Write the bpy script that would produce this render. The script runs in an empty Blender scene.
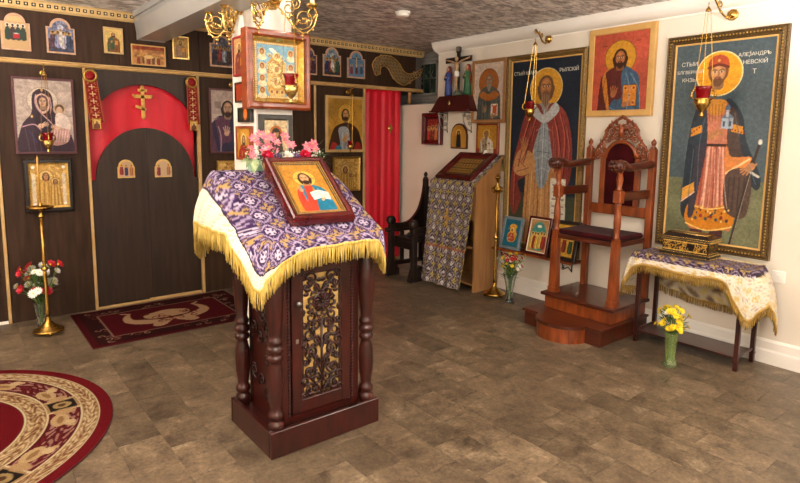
import bpy, bmesh, math, random
import numpy as np
from mathutils import Vector, Matrix
random.seed(7); rng = np.random.default_rng(7)
S = bpy.context.scene
COL = S.collection
PI = math.pi
XW = 4.264      # right wall plane
YI = 5.283      # icon screen plane
CZ = 2.485      # ceiling height

# ------------------------------------------------------------------ camera, world, added fill lights, exposure
cam_d = bpy.data.cameras.new('camera'); cam = bpy.data.objects.new('camera', cam_d); COL.objects.link(cam)
_yaw, _pit, _rol = 0.67225395, -0.12522369, 0.01142624
_f = Vector((math.sin(_yaw)*math.cos(_pit), math.cos(_yaw)*math.cos(_pit), math.sin(_pit)))
_r = Vector((math.cos(_yaw), -math.sin(_yaw), 0)); _u = _r.cross(_f)
_r2 = _r*math.cos(_rol)+_u*math.sin(_rol); _u2 = -_r*math.sin(_rol)+_u*math.cos(_rol)
CAMP = Vector((0, 0, 1.5))
_m = Matrix((_r2, _u2, -_f)).transposed().to_4x4(); _m.translation = CAMP
cam.matrix_world = _m
cam_d.sensor_width = 36; cam_d.lens = 570.85/800*36; cam_d.shift_y = (207.24-241.5)/800
cam_d.clip_start = 0.05
S.camera = cam
S.view_settings.view_transform = 'Standard'; S.view_settings.look = 'None'
S.view_settings.gamma = 1; S.view_settings.use_curve_mapping = False
S.view_settings.exposure = 0.02
W = bpy.data.worlds.new('world'); S.world = W; W.use_nodes = True
W.node_tree.nodes['Background'].inputs[0].default_value = (.75, .85, 1, 1)
W.node_tree.nodes['Background'].inputs[1].default_value = 1.2
def area(name, loc, size, power, col=(1, .93, .84), rot=(0, 0, 0), sy=None):
    d = bpy.data.lights.new(name, 'AREA'); d.energy = power; d.color = col; d.size = size
    if sy: d.shape = 'RECTANGLE'; d.size_y = sy
    o = bpy.data.objects.new(name, d); COL.objects.link(o); o.location = loc; o.rotation_euler = rot
    return o
def point_light(name, loc, power, r=.12, col=(1, .9, .78)):
    d = bpy.data.lights.new(name, 'POINT'); d.energy = power; d.color = col; d.shadow_soft_size = r
    o = bpy.data.objects.new(name, d); COL.objects.link(o); o.location = loc; return o
point_light('fill_light_near', (.3, .6, 2.05), 50, .2)  # fill added out of view near the camera, no fixture there
point_light('fill_light_right', (2.7, .9, 2.1), 38, .2)  # unseen point fill added on the right side of the room
point_light('fill_light_left', (-.75, 3.4, 2.1), 50, .15)  # fill added beyond the left edge to lift the screen and far corner
area('ceiling_fill_left', (-.7, 3.6, 1.8), .8, 110, (1, .93, .86), (PI, 0, 0))  # no fixture: upward fill added to brighten the ceiling over the screen
area('ceiling_fill_near', (.9, .2, 1.85), 1.0, 250, (1, .93, .86), (PI, 0, -.3))  # unseen upward fill, added so the ceiling and its bounce get brighter
area('ceiling_fill_right', (3.3, .3, 1.8), .8, 62, (1, .93, .86), (PI, 0, 0))  # upward ceiling fill added out of view at the right
area('front_fill', (.6, -1.4, 1.5), 1.8, 34, (1, .97, .94), (PI/2, 0, -.35), 1.4)  # frontal fill added behind the camera; the back wall has no window

# ------------------------------------------------------------------ materials
def srgb(c):
    if isinstance(c, str):
        c = tuple(int(c[i:i+2], 16)/255 for i in (0, 2, 4))
    return tuple((x/12.92 if x <= .04045 else ((x+.055)/1.055)**2.4) for x in c)
MATS = {}
def mat(name, c1, c2=None, rough=.5, metal=0., scale=20., stretch=(1, 1, 1), bump=0., bscale=None, bumpd=.002,
        spec=.5, trans=0., alpha=1., emit=None, sheen=0., attr=False, kind='noise', detail=4., rand=0., coat=0., ior=1.45, c3=None):
    if name in MATS: return MATS[name]
    m = bpy.data.materials.new(name); m.use_nodes = True; nt = m.node_tree; N = nt.nodes; L = nt.links
    b = N['Principled BSDF']
    b.inputs['Roughness'].default_value = rough; b.inputs['Metallic'].default_value = metal
    b.inputs['Specular IOR Level'].default_value = spec; b.inputs['Transmission Weight'].default_value = trans
    b.inputs['Coat Weight'].default_value = coat; b.inputs['Coat Roughness'].default_value = .15
    b.inputs['IOR'].default_value = ior; b.inputs['Alpha'].default_value = alpha
    b.inputs['Sheen Weight'].default_value = sheen
    tc = N.new('ShaderNodeTexCoord'); mp = N.new('ShaderNodeMapping'); L.new(tc.outputs['Object'], mp.inputs[0])
    mp.inputs['Scale'].default_value = stretch
    nz = N.new('ShaderNodeTexNoise'); nz.inputs['Scale'].default_value = scale; nz.inputs['Detail'].default_value = detail
    L.new(mp.outputs[0], nz.inputs[0])
    src = nz.outputs[0]
    if kind == 'voronoi':
        v = N.new('ShaderNodeTexVoronoi'); v.inputs['Scale'].default_value = scale; L.new(mp.outputs[0], v.inputs[0]); src = v.outputs['Distance']
    if kind == 'wave':
        v = N.new('ShaderNodeTexWave'); v.inputs['Scale'].default_value = scale; v.inputs['Distortion'].default_value = 3
        v.inputs['Detail'].default_value = 3; L.new(mp.outputs[0], v.inputs[0]); src = v.outputs[0]
    a = srgb(c1); bcol = srgb(c2) if c2 else a
    rp = N.new('ShaderNodeValToRGB'); rp.color_ramp.elements[0].position = .32; rp.color_ramp.elements[1].position = .68
    rp.color_ramp.elements[0].color = (*a, 1); rp.color_ramp.elements[1].color = (*bcol, 1)
    if c3:
        e = rp.color_ramp.elements.new(.85); e.color = (*srgb(c3), 1)
    L.new(src, rp.inputs[0]); out = rp.outputs[0]
    if attr:
        at = N.new('ShaderNodeAttribute'); at.attribute_name = 'Col'
        mx = N.new('ShaderNodeMix'); mx.data_type = 'RGBA'; mx.blend_type = 'MULTIPLY'; mx.inputs[0].default_value = 1
        L.new(at.outputs['Color'], mx.inputs[6]); L.new(out, mx.inputs[7]); out = mx.outputs[2]
    if rand:
        oi = N.new('ShaderNodeObjectInfo'); ge = N.new('ShaderNodeNewGeometry')
        ad = N.new('ShaderNodeMath'); ad.operation = 'ADD'; L.new(oi.outputs['Random'], ad.inputs[0]); L.new(ge.outputs['Random Per Island'], ad.inputs[1])
        fr = N.new('ShaderNodeMath'); fr.operation = 'FRACT'; L.new(ad.outputs[0], fr.inputs[0])
        mr = N.new('ShaderNodeMapRange'); mr.inputs[3].default_value = 1-rand; mr.inputs[4].default_value = 1+rand; L.new(fr.outputs[0], mr.inputs[0])
        mx = N.new('ShaderNodeVectorMath'); mx.operation = 'SCALE'; L.new(out, mx.inputs[0]); L.new(mr.outputs[0], mx.inputs['Scale']); out = mx.outputs[0]
    L.new(out, b.inputs['Base Color'])
    if bump:
        bp = N.new('ShaderNodeBump'); bp.inputs['Strength'].default_value = bump; bp.inputs['Distance'].default_value = bumpd
        n2 = N.new('ShaderNodeTexNoise'); n2.inputs['Scale'].default_value = bscale or scale*2; n2.inputs['Detail'].default_value = 4
        L.new(mp.outputs[0], n2.inputs[0]); L.new(n2.outputs[0], bp.inputs['Height']); L.new(bp.outputs[0], b.inputs['Normal'])
    if emit:
        b.inputs['Emission Color'].default_value = (*srgb(emit[0]), 1); b.inputs['Emission Strength'].default_value = emit[1]
    MATS[name] = m; return m
M_wall = mat('cream_wall_paint', 'e6dccb', 'e9dfcf', .7, scale=3, bump=.15, bscale=60, bumpd=.001)
M_white = mat('white_paint', 'f1ece2', 'f4efe6', .5, scale=3)
M_ceil = None
M_screen = mat('dark_screen_wood', '2f2017', '443023', .5, scale=3.2, stretch=(9, 9, .8), bump=.15, bscale=12, spec=.2)
M_door = mat('dark_door_wood', '271a12', '38271c', .45, scale=3.2, stretch=(9, 9, .8), bump=.2, bscale=12)
M_strip = mat('pale_gilt_moulding', 'b8935c', 'd0ae76', .4, scale=8)
M_strip2 = mat('cream_gilt_cornice', 'bd9b62', 'd4b47c', .42, scale=8)
M_dark = mat('dark_recess', '22140c', '2c1b10', .6)
M_gold = mat('polished_gold', 'c89c48', 'f0d088', .26, .9, 30, bump=.3, bscale=90)
M_brass = mat('brass', 'a98138', 'd0a858', .27, 1., 12, bump=.1, bscale=50)
M_goldorn = mat('ornate_gilt', '8f6a2c', 'd8b25e', .36, .85, 120, bump=.9, bscale=160, bumpd=.003)
M_darkorn = mat('ornate_dark_gilt', '2a1d12', '7d6136', .4, .3, 160, bump=.9, bscale=200, bumpd=.003)
M_mahog = mat('dark_mahogany', '260c09', '40140e', .3, scale=6, stretch=(4, 4, 1), coat=.3)
M_mahogc = mat('carved_mahogany', '1e0a08', '38130d', .36, scale=30, bump=.8, bscale=70, bumpd=.004, coat=.2)
M_throne = mat('orange_brown_wood', '642b0f', '95491d', .32, scale=5, stretch=(5, 5, 1), coat=.35)
M_throned = mat('red_brown_step_wood', '3c170b', '582411', .28, scale=5, stretch=(4, 1, 4), coat=.4)
M_rdwood = mat('red_brown_frame_wood', '7a300f', '9c451a', .3, scale=10, stretch=(1, 1, 3), coat=.3)
M_cherry = mat('cherry_frame_wood', '420c0c', '5e1512', .22, scale=8, coat=.4)
M_oak = mat('pale_oak', '996b40', 'b0814f', .45, scale=4, stretch=(6, 6, .6))
M_ochre = mat('ochre_icon_border', 'c79a55', 'd6ab66', .45, scale=12)
M_antq = mat('antique_gilt', '4e3a1c', 'a8864a', .4, .4, 140, bump=.9, bscale=180, bumpd=.003)
M_ebony = mat('black_brown_wood', '17100d', '281c16', .32, scale=6, stretch=(4, 4, 1), bump=.3, bscale=40)
M_velvet = mat('maroon_velvet', '2a0508', '430a10', .85, scale=10, sheen=.05, spec=.1)
M_wax2 = mat('pale_stud', 'e6cf9c', 'f0dcb0', .4)
M_redcurt = mat('red_satin', 'cf1026', 'e01c34', .42, scale=5, stretch=(3, 3, .3))
M_redsash = mat('red_sash_cloth', '8e0f14', 'a5181b', .6, scale=40)
M_fringe = mat('gold_fringe', 'b98f30', 'e3c368', .5, scale=160, stretch=(1, 1, .1))
M_paint = mat('icon_painting', 'f4f4f4', 'ffffff', .4, scale=150, attr=True, spec=.3)
M_matpaint = mat('matt_painting', 'f0f0f0', 'ffffff', .5, scale=150, attr=True)
M_riza = mat('gilt_relief', 'e8e8e8', 'ffffff', .34, .35, scale=120, attr=True, bump=.8, bscale=90, bumpd=.004)
M_cloth = mat('woven_brocade', 'd8d8d8', 'ffffff', .6, scale=300, attr=True, sheen=0., spec=.25, bump=.3, bscale=500, bumpd=.0008)
M_carpet = mat('carpet_pile', '9a9a9a', 'dcdcdc', .95, scale=350, attr=True, sheen=0., spec=.1, bump=.5, bscale=500, bumpd=.002)
M_glass = mat('clear_glass', 'f0f8f0', rough=.05, trans=.96, ior=1.45)
M_gglass = mat('green_cut_glass', 'd0ec98', 'e6f8b8', .1, trans=.85, ior=1.45, scale=60)
M_redglass = mat('ruby_glass', '8a0410', 'b00a18', .08, trans=.45, ior=1.5)
M_leaf = mat('green_leaf', '2f4a20', '56763a', .5, scale=30)
M_leafp = mat('pale_variegated_leaf', '4d7038', 'c6d4a4', .5, scale=25, stretch=(1, 1, 1))
M_stem = mat('green_stem', '4a6b30', '68853f', .5)
M_pink = mat('pink_petal', 'd8607a', 'f3a0ae', .5, scale=40)
M_crim = mat('crimson_petal', 'b40a30', 'd8204a', .5, scale=40)
M_redp = mat('red_petal', 'a01024', 'd0283c', .5, scale=40)
M_whitep = mat('white_petal', 'e4ded0', 'ffffff', .5, scale=40)
M_yel = mat('yellow_petal', 'e8c410', 'f8e030', .5, scale=40)
M_purp = mat('violet_petal', '4a2a66', '6a3f88', .5, scale=40)
M_pqc = mat('satin_gilt', 'c08a3a', 'dcae5c', .4, .35, scale=40)
M_iron = mat('wrought_iron', '2e2c2a', '403d3a', .45, .7, 30)
M_silver = mat('tarnished_silver', '8d8a84', 'c0bcb4', .35, .9, 30)
M_duct = mat('grey_gloss_beam_paint', '8d8a86', '9a9793', .3, scale=2, bump=.05, bscale=8)
M_frame_m = mat('maroon_frame', '4c2228', '5a2a30', .4, scale=10)
M_grey = mat('grey_painted_board', '8f8b86', 'a09c97', .5, scale=8)
M_gpanel = mat('grey_panel', '5a544e', '69625c', .5, scale=8)
M_bluegrey = mat('blue_grey_frame', '66727a', '7d8a92', .4, scale=20)
M_bulb = mat('lit_bulb', 'ffe9c0', emit=('ffd9a0', 14.))
M_flame = mat('small_flame', 'ffd080', emit=('ffc060', 6.))
M_wax = mat('ivory_wax', 'e6d9b8', 'efe4c8', .45)
M_black = mat('black_band', '120d0c', '1c1513', .4)
M_paper = mat('white_paper', 'ebe6da', 'f4f0e6', .6)
M_letter = mat('white_lettering', 'd4cfc0', 'dcd7c8', .5)
M_letterd = mat('dark_lettering', '5a3a26', '6a452e', .5)

# ------------------------------------------------------------------ mesh helpers
def obj(name, me, m=None, parent=None, loc=None):
    o = bpy.data.objects.new(name, me); COL.objects.link(o)
    if m is not None and len(me.materials) == 0:
        for k in (m if isinstance(m, (list, tuple)) else [m]): me.materials.append(k)
    if parent: o.parent = parent
    if loc: o.location = loc
    return o
def tag(o, label=None, cat=None, group=None, kind=None):
    if label: o['label'] = label
    if cat: o['category'] = cat
    if group: o['group'] = group
    if kind: o['kind'] = kind
    return o
def thing(name, label, cat, loc=(0, 0, 0), rz=0, group=None, rot=None):
    o = bpy.data.objects.new(name, None); COL.objects.link(o); o.location = loc; o.rotation_euler = rot or (0, 0, rz)
    o.empty_display_size = .05
    return tag(o, label, cat, group)
class MB:
    def __init__(s): s.v = []; s.f = []; s.sm = []
    def add(s, vs, fs, smooth=False):
        n = len(s.v); s.v += [tuple(p) for p in vs]; s.f += [tuple(i+n for i in f) for f in fs]; s.sm += [smooth]*len(fs); return s
    def box(s, x0, x1, y0, y1, z0, z1, M=None, ch=0.):
        if x0 > x1: x0, x1 = x1, x0
        if y0 > y1: y0, y1 = y1, y0
        if z0 > z1: z0, z1 = z1, z0
        if ch <= 0:
            vs = [(x, y, z) for z in (z0, z1) for y in (y0, y1) for x in (x0, x1)]
            fs = [(0, 2, 3, 1), (4, 5, 7, 6), (0, 1, 5, 4), (2, 6, 7, 3), (0, 4, 6, 2), (1, 3, 7, 5)]
        else:
            bm = bmesh.new(); bmesh.ops.create_cube(bm, size=1)
            for v in bm.verts: v.co = Vector(((x0+x1)/2+v.co.x*(x1-x0), (y0+y1)/2+v.co.y*(y1-y0), (z0+z1)/2+v.co.z*(z1-z0)))
            bmesh.ops.bevel(bm, geom=bm.edges[:], offset=ch, segments=1, affect='EDGES')
            bm.verts.index_update(); vs = [v.co.copy() for v in bm.verts]; fs = [[v.index for v in f.verts] for f in bm.faces]; bm.free()
        if M: vs = [M @ Vector(v) for v in vs]
        return s.add(vs, fs)
    def lathe(s, prof, c=(0, 0, 0), n=20, M=None, smooth=True, a0=0, wob=None):
        vs = []; fs = []
        for r, z in prof:
            for i in range(n):
                a = a0+2*PI*i/n; rr = max(r, 1e-4)*(1+(wob(a) if wob else 0))
                vs.append(Vector((c[0]+rr*math.cos(a), c[1]+rr*math.sin(a), c[2]+z)))
        for k in range(len(prof)-1):
            for i in range(n):
                j = (i+1) % n; fs.append((k*n+i, k*n+j, (k+1)*n+j, (k+1)*n+i))
        if prof[0][0] > 1e-3: fs.append(tuple(range(n))[::-1])
        if prof[-1][0] > 1e-3: fs.append(tuple((len(prof)-1)*n+i for i in range(n)))
        if M: vs = [M @ v for v in vs]
        return s.add(vs, fs, smooth)
    def tube(s, pts, r, n=8, smooth=True, flat=1.):
        pts = [Vector(p) for p in pts]; m = len(pts)
        rs = r if isinstance(r, (list, tuple)) else [r]*m
        vs = []; fs = []; up = None
        for i, p in enumerate(pts):
            t = (pts[min(i+1, m-1)]-pts[max(i-1, 0)])
            if t.length < 1e-9: t = Vector((0, 0, 1))
            t.normalize()
            if up is None:
                up = Vector((0, 0, 1)) if abs(t.z) < .9 else Vector((1, 0, 0))
            a = t.cross(up)
            if a.length < 1e-6: a = t.orthogonal()
            a.normalize(); b = a.cross(t).normalized(); up = b
            for k in range(n):
                q = 2*PI*k/n; vs.append(p+a*math.cos(q)*rs[i]+b*math.sin(q)*rs[i]*flat)
        for i in range(m-1):
            for k in range(n):
                j = (k+1) % n; fs.append((i*n+k, i*n+j, (i+1)*n+j, (i+1)*n+k))
        fs.append(tuple(range(n))[::-1]); fs.append(tuple((m-1)*n+k for k in range(n)))
        return s.add(vs, fs, smooth)
    def ball(s, c, r, n=10, sc=(1, 1, 1)):
        vs = []; fs = []; m = max(4, n//2)
        for i in range(m+1):
            a = PI*i/m
            for k in range(n):
                b = 2*PI*k/n
                vs.append((c[0]+r*sc[0]*max(math.sin(a), 1e-3)*math.cos(b), c[1]+r*sc[1]*max(math.sin(a), 1e-3)*math.sin(b), c[2]-r*sc[2]*math.cos(a)))
        for i in range(m):
            for k in range(n):
                j = (k+1) % n; fs.append((i*n+k, i*n+j, (i+1)*n+j, (i+1)*n+k))
        return s.add(vs, fs, True)
    def prism(s, poly, d0, d1, ax='y', M=None):
        # poly of 2D points (ccw), extruded along axis
        n = len(poly)
        def P(p, d):
            return Vector((p[0], d, p[1])) if ax == 'y' else (Vector((d, p[0], p[1])) if ax == 'x' else Vector((p[0], p[1], d)))
        vs = [P(p, d0) for p in poly]+[P(p, d1) for p in poly]
        fs = [tuple(range(n)), tuple(range(2*n-1, n-1, -1))]+[(i, i+n, (i+1) % n+n, (i+1) % n) for i in range(n)]
        if M: vs = [M @ v for v in vs]
        return s.add(vs, fs)
    def me(s, name='mesh', M=None):
        m = bpy.data.meshes.new(name); vs = [M @ Vector(v) for v in s.v] if M else s.v
        m.from_pydata(vs, [], s.f); m.polygons.foreach_set('use_smooth', s.sm)
        bm = bmesh.new(); bm.from_mesh(m); bmesh.ops.recalc_face_normals(bm, faces=bm.faces); bm.to_mesh(m); bm.free()
        m.update(); return m
    def build(s, name, m, parent=None, loc=None, M=None): return obj(name, s.me(name, M), m, parent, loc)
def spiral(c, r0, r1, turns, a0, n=22, plane='xz', depth=0):
    out = []
    for i in range(n):
        t = i/(n-1); a = a0+turns*2*PI*t; r = r0+(r1-r0)*t
        p = (c[0]+r*math.cos(a), c[1]+r*math.sin(a))
        out.append((p[0], depth, p[1]) if plane == 'xz' else (depth, p[0], p[1]))
    return out
def cat(pts, n=8, closed=False):
    # Catmull-Rom through points (any dimension) with numpy
    P = np.array(pts, float); m = len(P); out = []
    rng_ = range(m if closed else m-1)
    for i in rng_:
        if closed: p0, p1, p2, p3 = P[(i-1) % m], P[i], P[(i+1) % m], P[(i+2) % m]
        else: p0, p1, p2, p3 = P[max(i-1, 0)], P[i], P[i+1], P[min(i+2, m-1)]
        for k in range(n):
            t = k/n; out.append(.5*((2*p1)+(-p0+p2)*t+(2*p0-5*p1+4*p2-p3)*t*t+(-p0+3*p1-3*p2+p3)*t**3))
    if not closed: out.append(P[-1])
    return np.array(out)
def gridmesh(name, V, C=None, mask=None, smooth=True, wrap=False):
    # V: (H,W,3); C: (H,W,3) srgb; mask (H,W) keep
    H, Wd = V.shape[:2]; idx = np.arange(H*Wd).reshape(H, Wd)
    if wrap: nxt = np.roll(idx, -1, 1); q = np.stack([idx[:-1], nxt[:-1], nxt[1:], idx[1:]], -1).reshape(-1, 4)
    else: q = np.stack([idx[:-1, :-1], idx[:-1, 1:], idx[1:, 1:], idx[1:, :-1]], -1).reshape(-1, 4)
    if mask is not None:
        mk = mask.ravel(); q = q[mk[q].all(1)]
    me = bpy.data.meshes.new(name); n = len(q)
    me.vertices.add(H*Wd); me.vertices.foreach_set('co', V.reshape(-1).astype(np.float32))
    me.loops.add(n*4); me.loops.foreach_set('vertex_index', q.reshape(-1).astype(np.int32))
    me.polygons.add(n); me.polygons.foreach_set('loop_start', np.arange(0, n*4, 4, dtype=np.int32))
    try: me.polygons.foreach_set('loop_total', np.full(n, 4, dtype=np.int32))
    except Exception: pass
    me.update(calc_edges=True)
    me.polygons.foreach_set('use_smooth', np.full(n, smooth))
    if C is not None:
        c = np.clip(C.reshape(-1, 3), 0, 1); lin = np.where(c <= .04045, c/12.92, ((c+.055)/1.055)**2.4)
        a = me.color_attributes.new('Col', 'FLOAT_COLOR', 'POINT')
        a.data.foreach_set('color', np.c_[lin, np.ones(len(lin))].reshape(-1).astype(np.float32))
    me.validate(); me.update()
    return me
def hexc(c): return np.array([int(c[i:i+2], 16)/255 for i in (0, 2, 4)]) if isinstance(c, str) else np.array(c)

# ------------------------------------------------------------------ painter
class Cv:
    """paints flat colour on a grid; x from 0 to w (1 = width), y down, in units of the picture width"""
    def __init__(s, wm, hm, bg, res=230):
        s.wm, s.hm = wm, hm; s.A = hm/wm
        s.nx = max(12, int(wm*res)); s.ny = max(12, int(hm*res))
        s.X, s.Y = np.meshgrid(np.linspace(0, 1, s.nx), np.linspace(0, s.A, s.ny))
        s.C = np.zeros((s.ny, s.nx, 3))+hexc(bg); s.px = 1/s.nx
    def put(s, a, col, op=1.):
        a = np.clip(a, 0, 1)[..., None]*op; s.C = s.C*(1-a)+hexc(col)*a; return s
    def ell(s, cx, cy, rx, ry, col, rot=0, op=1.):
        dx, dy = s.X-cx, s.Y-cy; c, n = math.cos(rot), math.sin(rot)
        u = (dx*c+dy*n)/rx; v = (-dx*n+dy*c)/ry; d = (np.sqrt(u*u+v*v)-1)*min(rx, ry)
        return s.put(.5-d/s.px, col, op)
    def ring(s, cx, cy, r, w, col, op=1.):
        d = np.abs(np.hypot(s.X-cx, s.Y-cy)-r)-w/2; return s.put(.5-d/s.px, col, op)
    def rect(s, x0, y0, x1, y1, col, op=1.):
        return s.put(((s.X >= x0) & (s.X <= x1) & (s.Y >= y0) & (s.Y <= y1)).astype(float), col, op)
    def poly(s, pts, col, smooth=True, op=1.):
        P = cat(pts, 5, True) if smooth else np.array(pts, float)
        x0, y0 = P.min(0); x1, y1 = P.max(0)
        j0, j1 = int(max(0, x0*(s.nx-1)-1)), int(min(s.nx, x1*(s.nx-1)+3))
        i0, i1 = int(max(0, y0/s.A*(s.ny-1)-1)), int(min(s.ny, y1/s.A*(s.ny-1)+3))
        if j1 <= j0 or i1 <= i0: return s
        X = s.X[i0:i1, j0:j1]; Y = s.Y[i0:i1, j0:j1]; ins = np.zeros(X.shape, bool)
        xa, ya = P[:, 0], P[:, 1]; xb, yb = np.roll(xa, -1), np.roll(ya, -1)
        for k in range(len(P)):
            c = (ya[k] > Y) != (yb[k] > Y)
            if ya[k] != yb[k]: ins ^= c & (X < (xb[k]-xa[k])*(Y-ya[k])/(yb[k]-ya[k])+xa[k])
        a = ins.astype(float)[..., None]*op
        s.C[i0:i1, j0:j1] = s.C[i0:i1, j0:j1]*(1-a)+hexc(col)*a
        return s
    def line(s, pts, w, col, smooth=True, op=1.):
        P = cat(pts, 5) if smooth and len(pts) > 2 else np.array(pts, float)
        D = np.full(s.X.shape, 9.)
        for a, b in zip(P[:-1], P[1:]):
            d = b-a; L = max(d@d, 1e-12); t = np.clip(((s.X-a[0])*d[0]+(s.Y-a[1])*d[1])/L, 0, 1)
            D = np.minimum(D, np.hypot(s.X-a[0]-t*d[0], s.Y-a[1]-t*d[1]))
        return s.put(.5-(D-w/2)/s.px, col, op)
    def noise(s, amp=.05, f=6):
        g = rng.random((int(f*s.A)+3, f+3)); u = s.X*f; v = s.Y*f
        i, j = v.astype(int), u.astype(int); a, b = v-i, u-j
        n = g[i, j]*(1-a)*(1-b)+g[i+1, j]*a*(1-b)+g[i, j+1]*(1-a)*b+g[i+1, j+1]*a*b
        s.C = s.C*(1+amp*2*(n-.5))[..., None]; return s
    def folds(s, pts, col, w=.012, op=.6):
        for p in pts: s.line(p, w, col, True, op)
        return s
def face(c, cx, cy, r, skin='c98f5c', hair='3a2214', beard='3a2214', look=0, longhair=True, cap=None, old=False):
    """head of half-width r"""
    if hair:
        c.ell(cx, cy-.15*r, 1.28*r, 1.5*r, hair)
        if longhair: c.poly([(cx-1.3*r, cy-.3*r), (cx-1.25*r, cy+1.2*r), (cx-.7*r, cy+1.9*r), (cx+.7*r, cy+1.9*r), (cx+1.25*r, cy+1.2*r), (cx+1.3*r, cy-.3*r)], hair)
    c.poly([(cx-.6*r, cy+.8*r), (cx-.65*r, cy+2.1*r), (cx+.65*r, cy+2.1*r), (cx+.6*r, cy+.8*r)], tuple(hexc(skin)*.78))
    c.ell(cx, cy, .92*r, 1.3*r, skin)
    if beard:
        L = 2.6 if old else 1.75
        c.poly([(cx-.92*r, cy+.35*r), (cx-.8*r, cy+1.15*r), (cx-.3*r, cy+L*r), (cx+.3*r, cy+L*r), (cx+.8*r, cy+1.15*r), (cx+.92*r, cy+.35*r), (cx+.6*r, cy+.85*r), (cx+.3*r, cy+.55*r), (cx, cy+.5*r), (cx-.3*r, cy+.55*r), (cx-.6*r, cy+.85*r)], beard)
    dk = tuple(hexc(skin)*.35); md = tuple(hexc(skin)*.7); hi = tuple(np.clip(hexc(skin)*1.2, 0, 1))
    c.ell(cx, cy-.72*r, .5*r, .28*r, hi, op=.6)
    for q in (-1, 1):
        c.line([(cx+q*.18*r, cy-.32*r), (cx+q*.5*r, cy-.42*r), (cx+q*.74*r, cy-.28*r)], .1*r, dk)
        c.ell(cx+q*.42*r, cy-.1*r, .22*r, .12*r, 'f0e0c8'); c.ell(cx+q*.42*r+look*.08*r, cy-.1*r, .11*r, .12*r, '1c120c')
        c.ell(cx+q*.5*r, cy+.25*r, .22*r, .2*r, hi, op=.45)
    c.line([(cx+.05*r, cy-.25*r), (cx+.1*r, cy+.3*r), (cx-.08*r, cy+.38*r)], .1*r, md)
    c.ell(cx, cy+.68*r, .26*r, .09*r, 'a04a3c')
    if cap: c.poly([(cx-1.15*r, cy-.45*r), (cx-1.1*r, cy-1.2*r), (cx, cy-1.9*r), (cx+1.1*r, cy-1.2*r), (cx+1.15*r, cy-.45*r), (cx, cy-.75*r)], cap)
def hand(c, x, y, r, skin, ang=-PI/2, fingers=4):
    c.ell(x, y, r, r*1.15, skin, ang+PI/2)
    dk = tuple(hexc(skin)*.6)
    for k in range(fingers):
        a = ang+(k-(fingers-1)/2)*.24; L = (1.9, 2.3, 2.2, 1.8)[k % 4]*r
        b = ((x+math.cos(a)*.5*r+(k-1.5)*.3*r*math.sin(-ang)), y+math.sin(a)*.5*r)
        c.line([b, (b[0]+math.cos(a)*L, b[1]+math.sin(a)*L)], .42*r, skin, False)
        c.line([(b[0]+.2*r, b[1]), (b[0]+.2*r+math.cos(a)*L*.8, b[1]+math.sin(a)*L*.8)], .08*r, dk, False, .6)
    c.line([(x+.6*r, y+.2*r), (x+1.3*r, y-.8*r)], .45*r, skin, False)
def book(c, x0, y0, x1, y1, col='c8862a', open_=False):
    c.rect(x0-.008, y0-.008, x1+.008, y1+.008, '4a2410'); c.rect(x0, y0, x1, y1, col)
    if open_:
        xm = (x0+x1)/2; c.line([(xm, y0), (xm, y1)], .012, '8a7a60', False)
        for i in range(6):
            y = y0+(y1-y0)*(i+1)/7; c.line([(x0+.012, y), (xm-.015, y)], .005, '5a4a3a', False, .6); c.line([(xm+.015, y), (x1-.012, y)], .005, '5a4a3a', False, .6)
    else:
        xm, ym = (x0+x1)/2, (y0+y1)/2; d = min(x1-x0, y1-y0)
        for (a, b) in ((xm, ym), (x0+.2*d, y0+.2*d), (x1-.2*d, y0+.2*d), (x0+.2*d, y1-.2*d), (x1-.2*d, y1-.2*d)): c.ell(a, b, .09*d, .09*d, 'a03a1c'); c.ring(a, b, .13*d, .02*d, 'f0d080')
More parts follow.
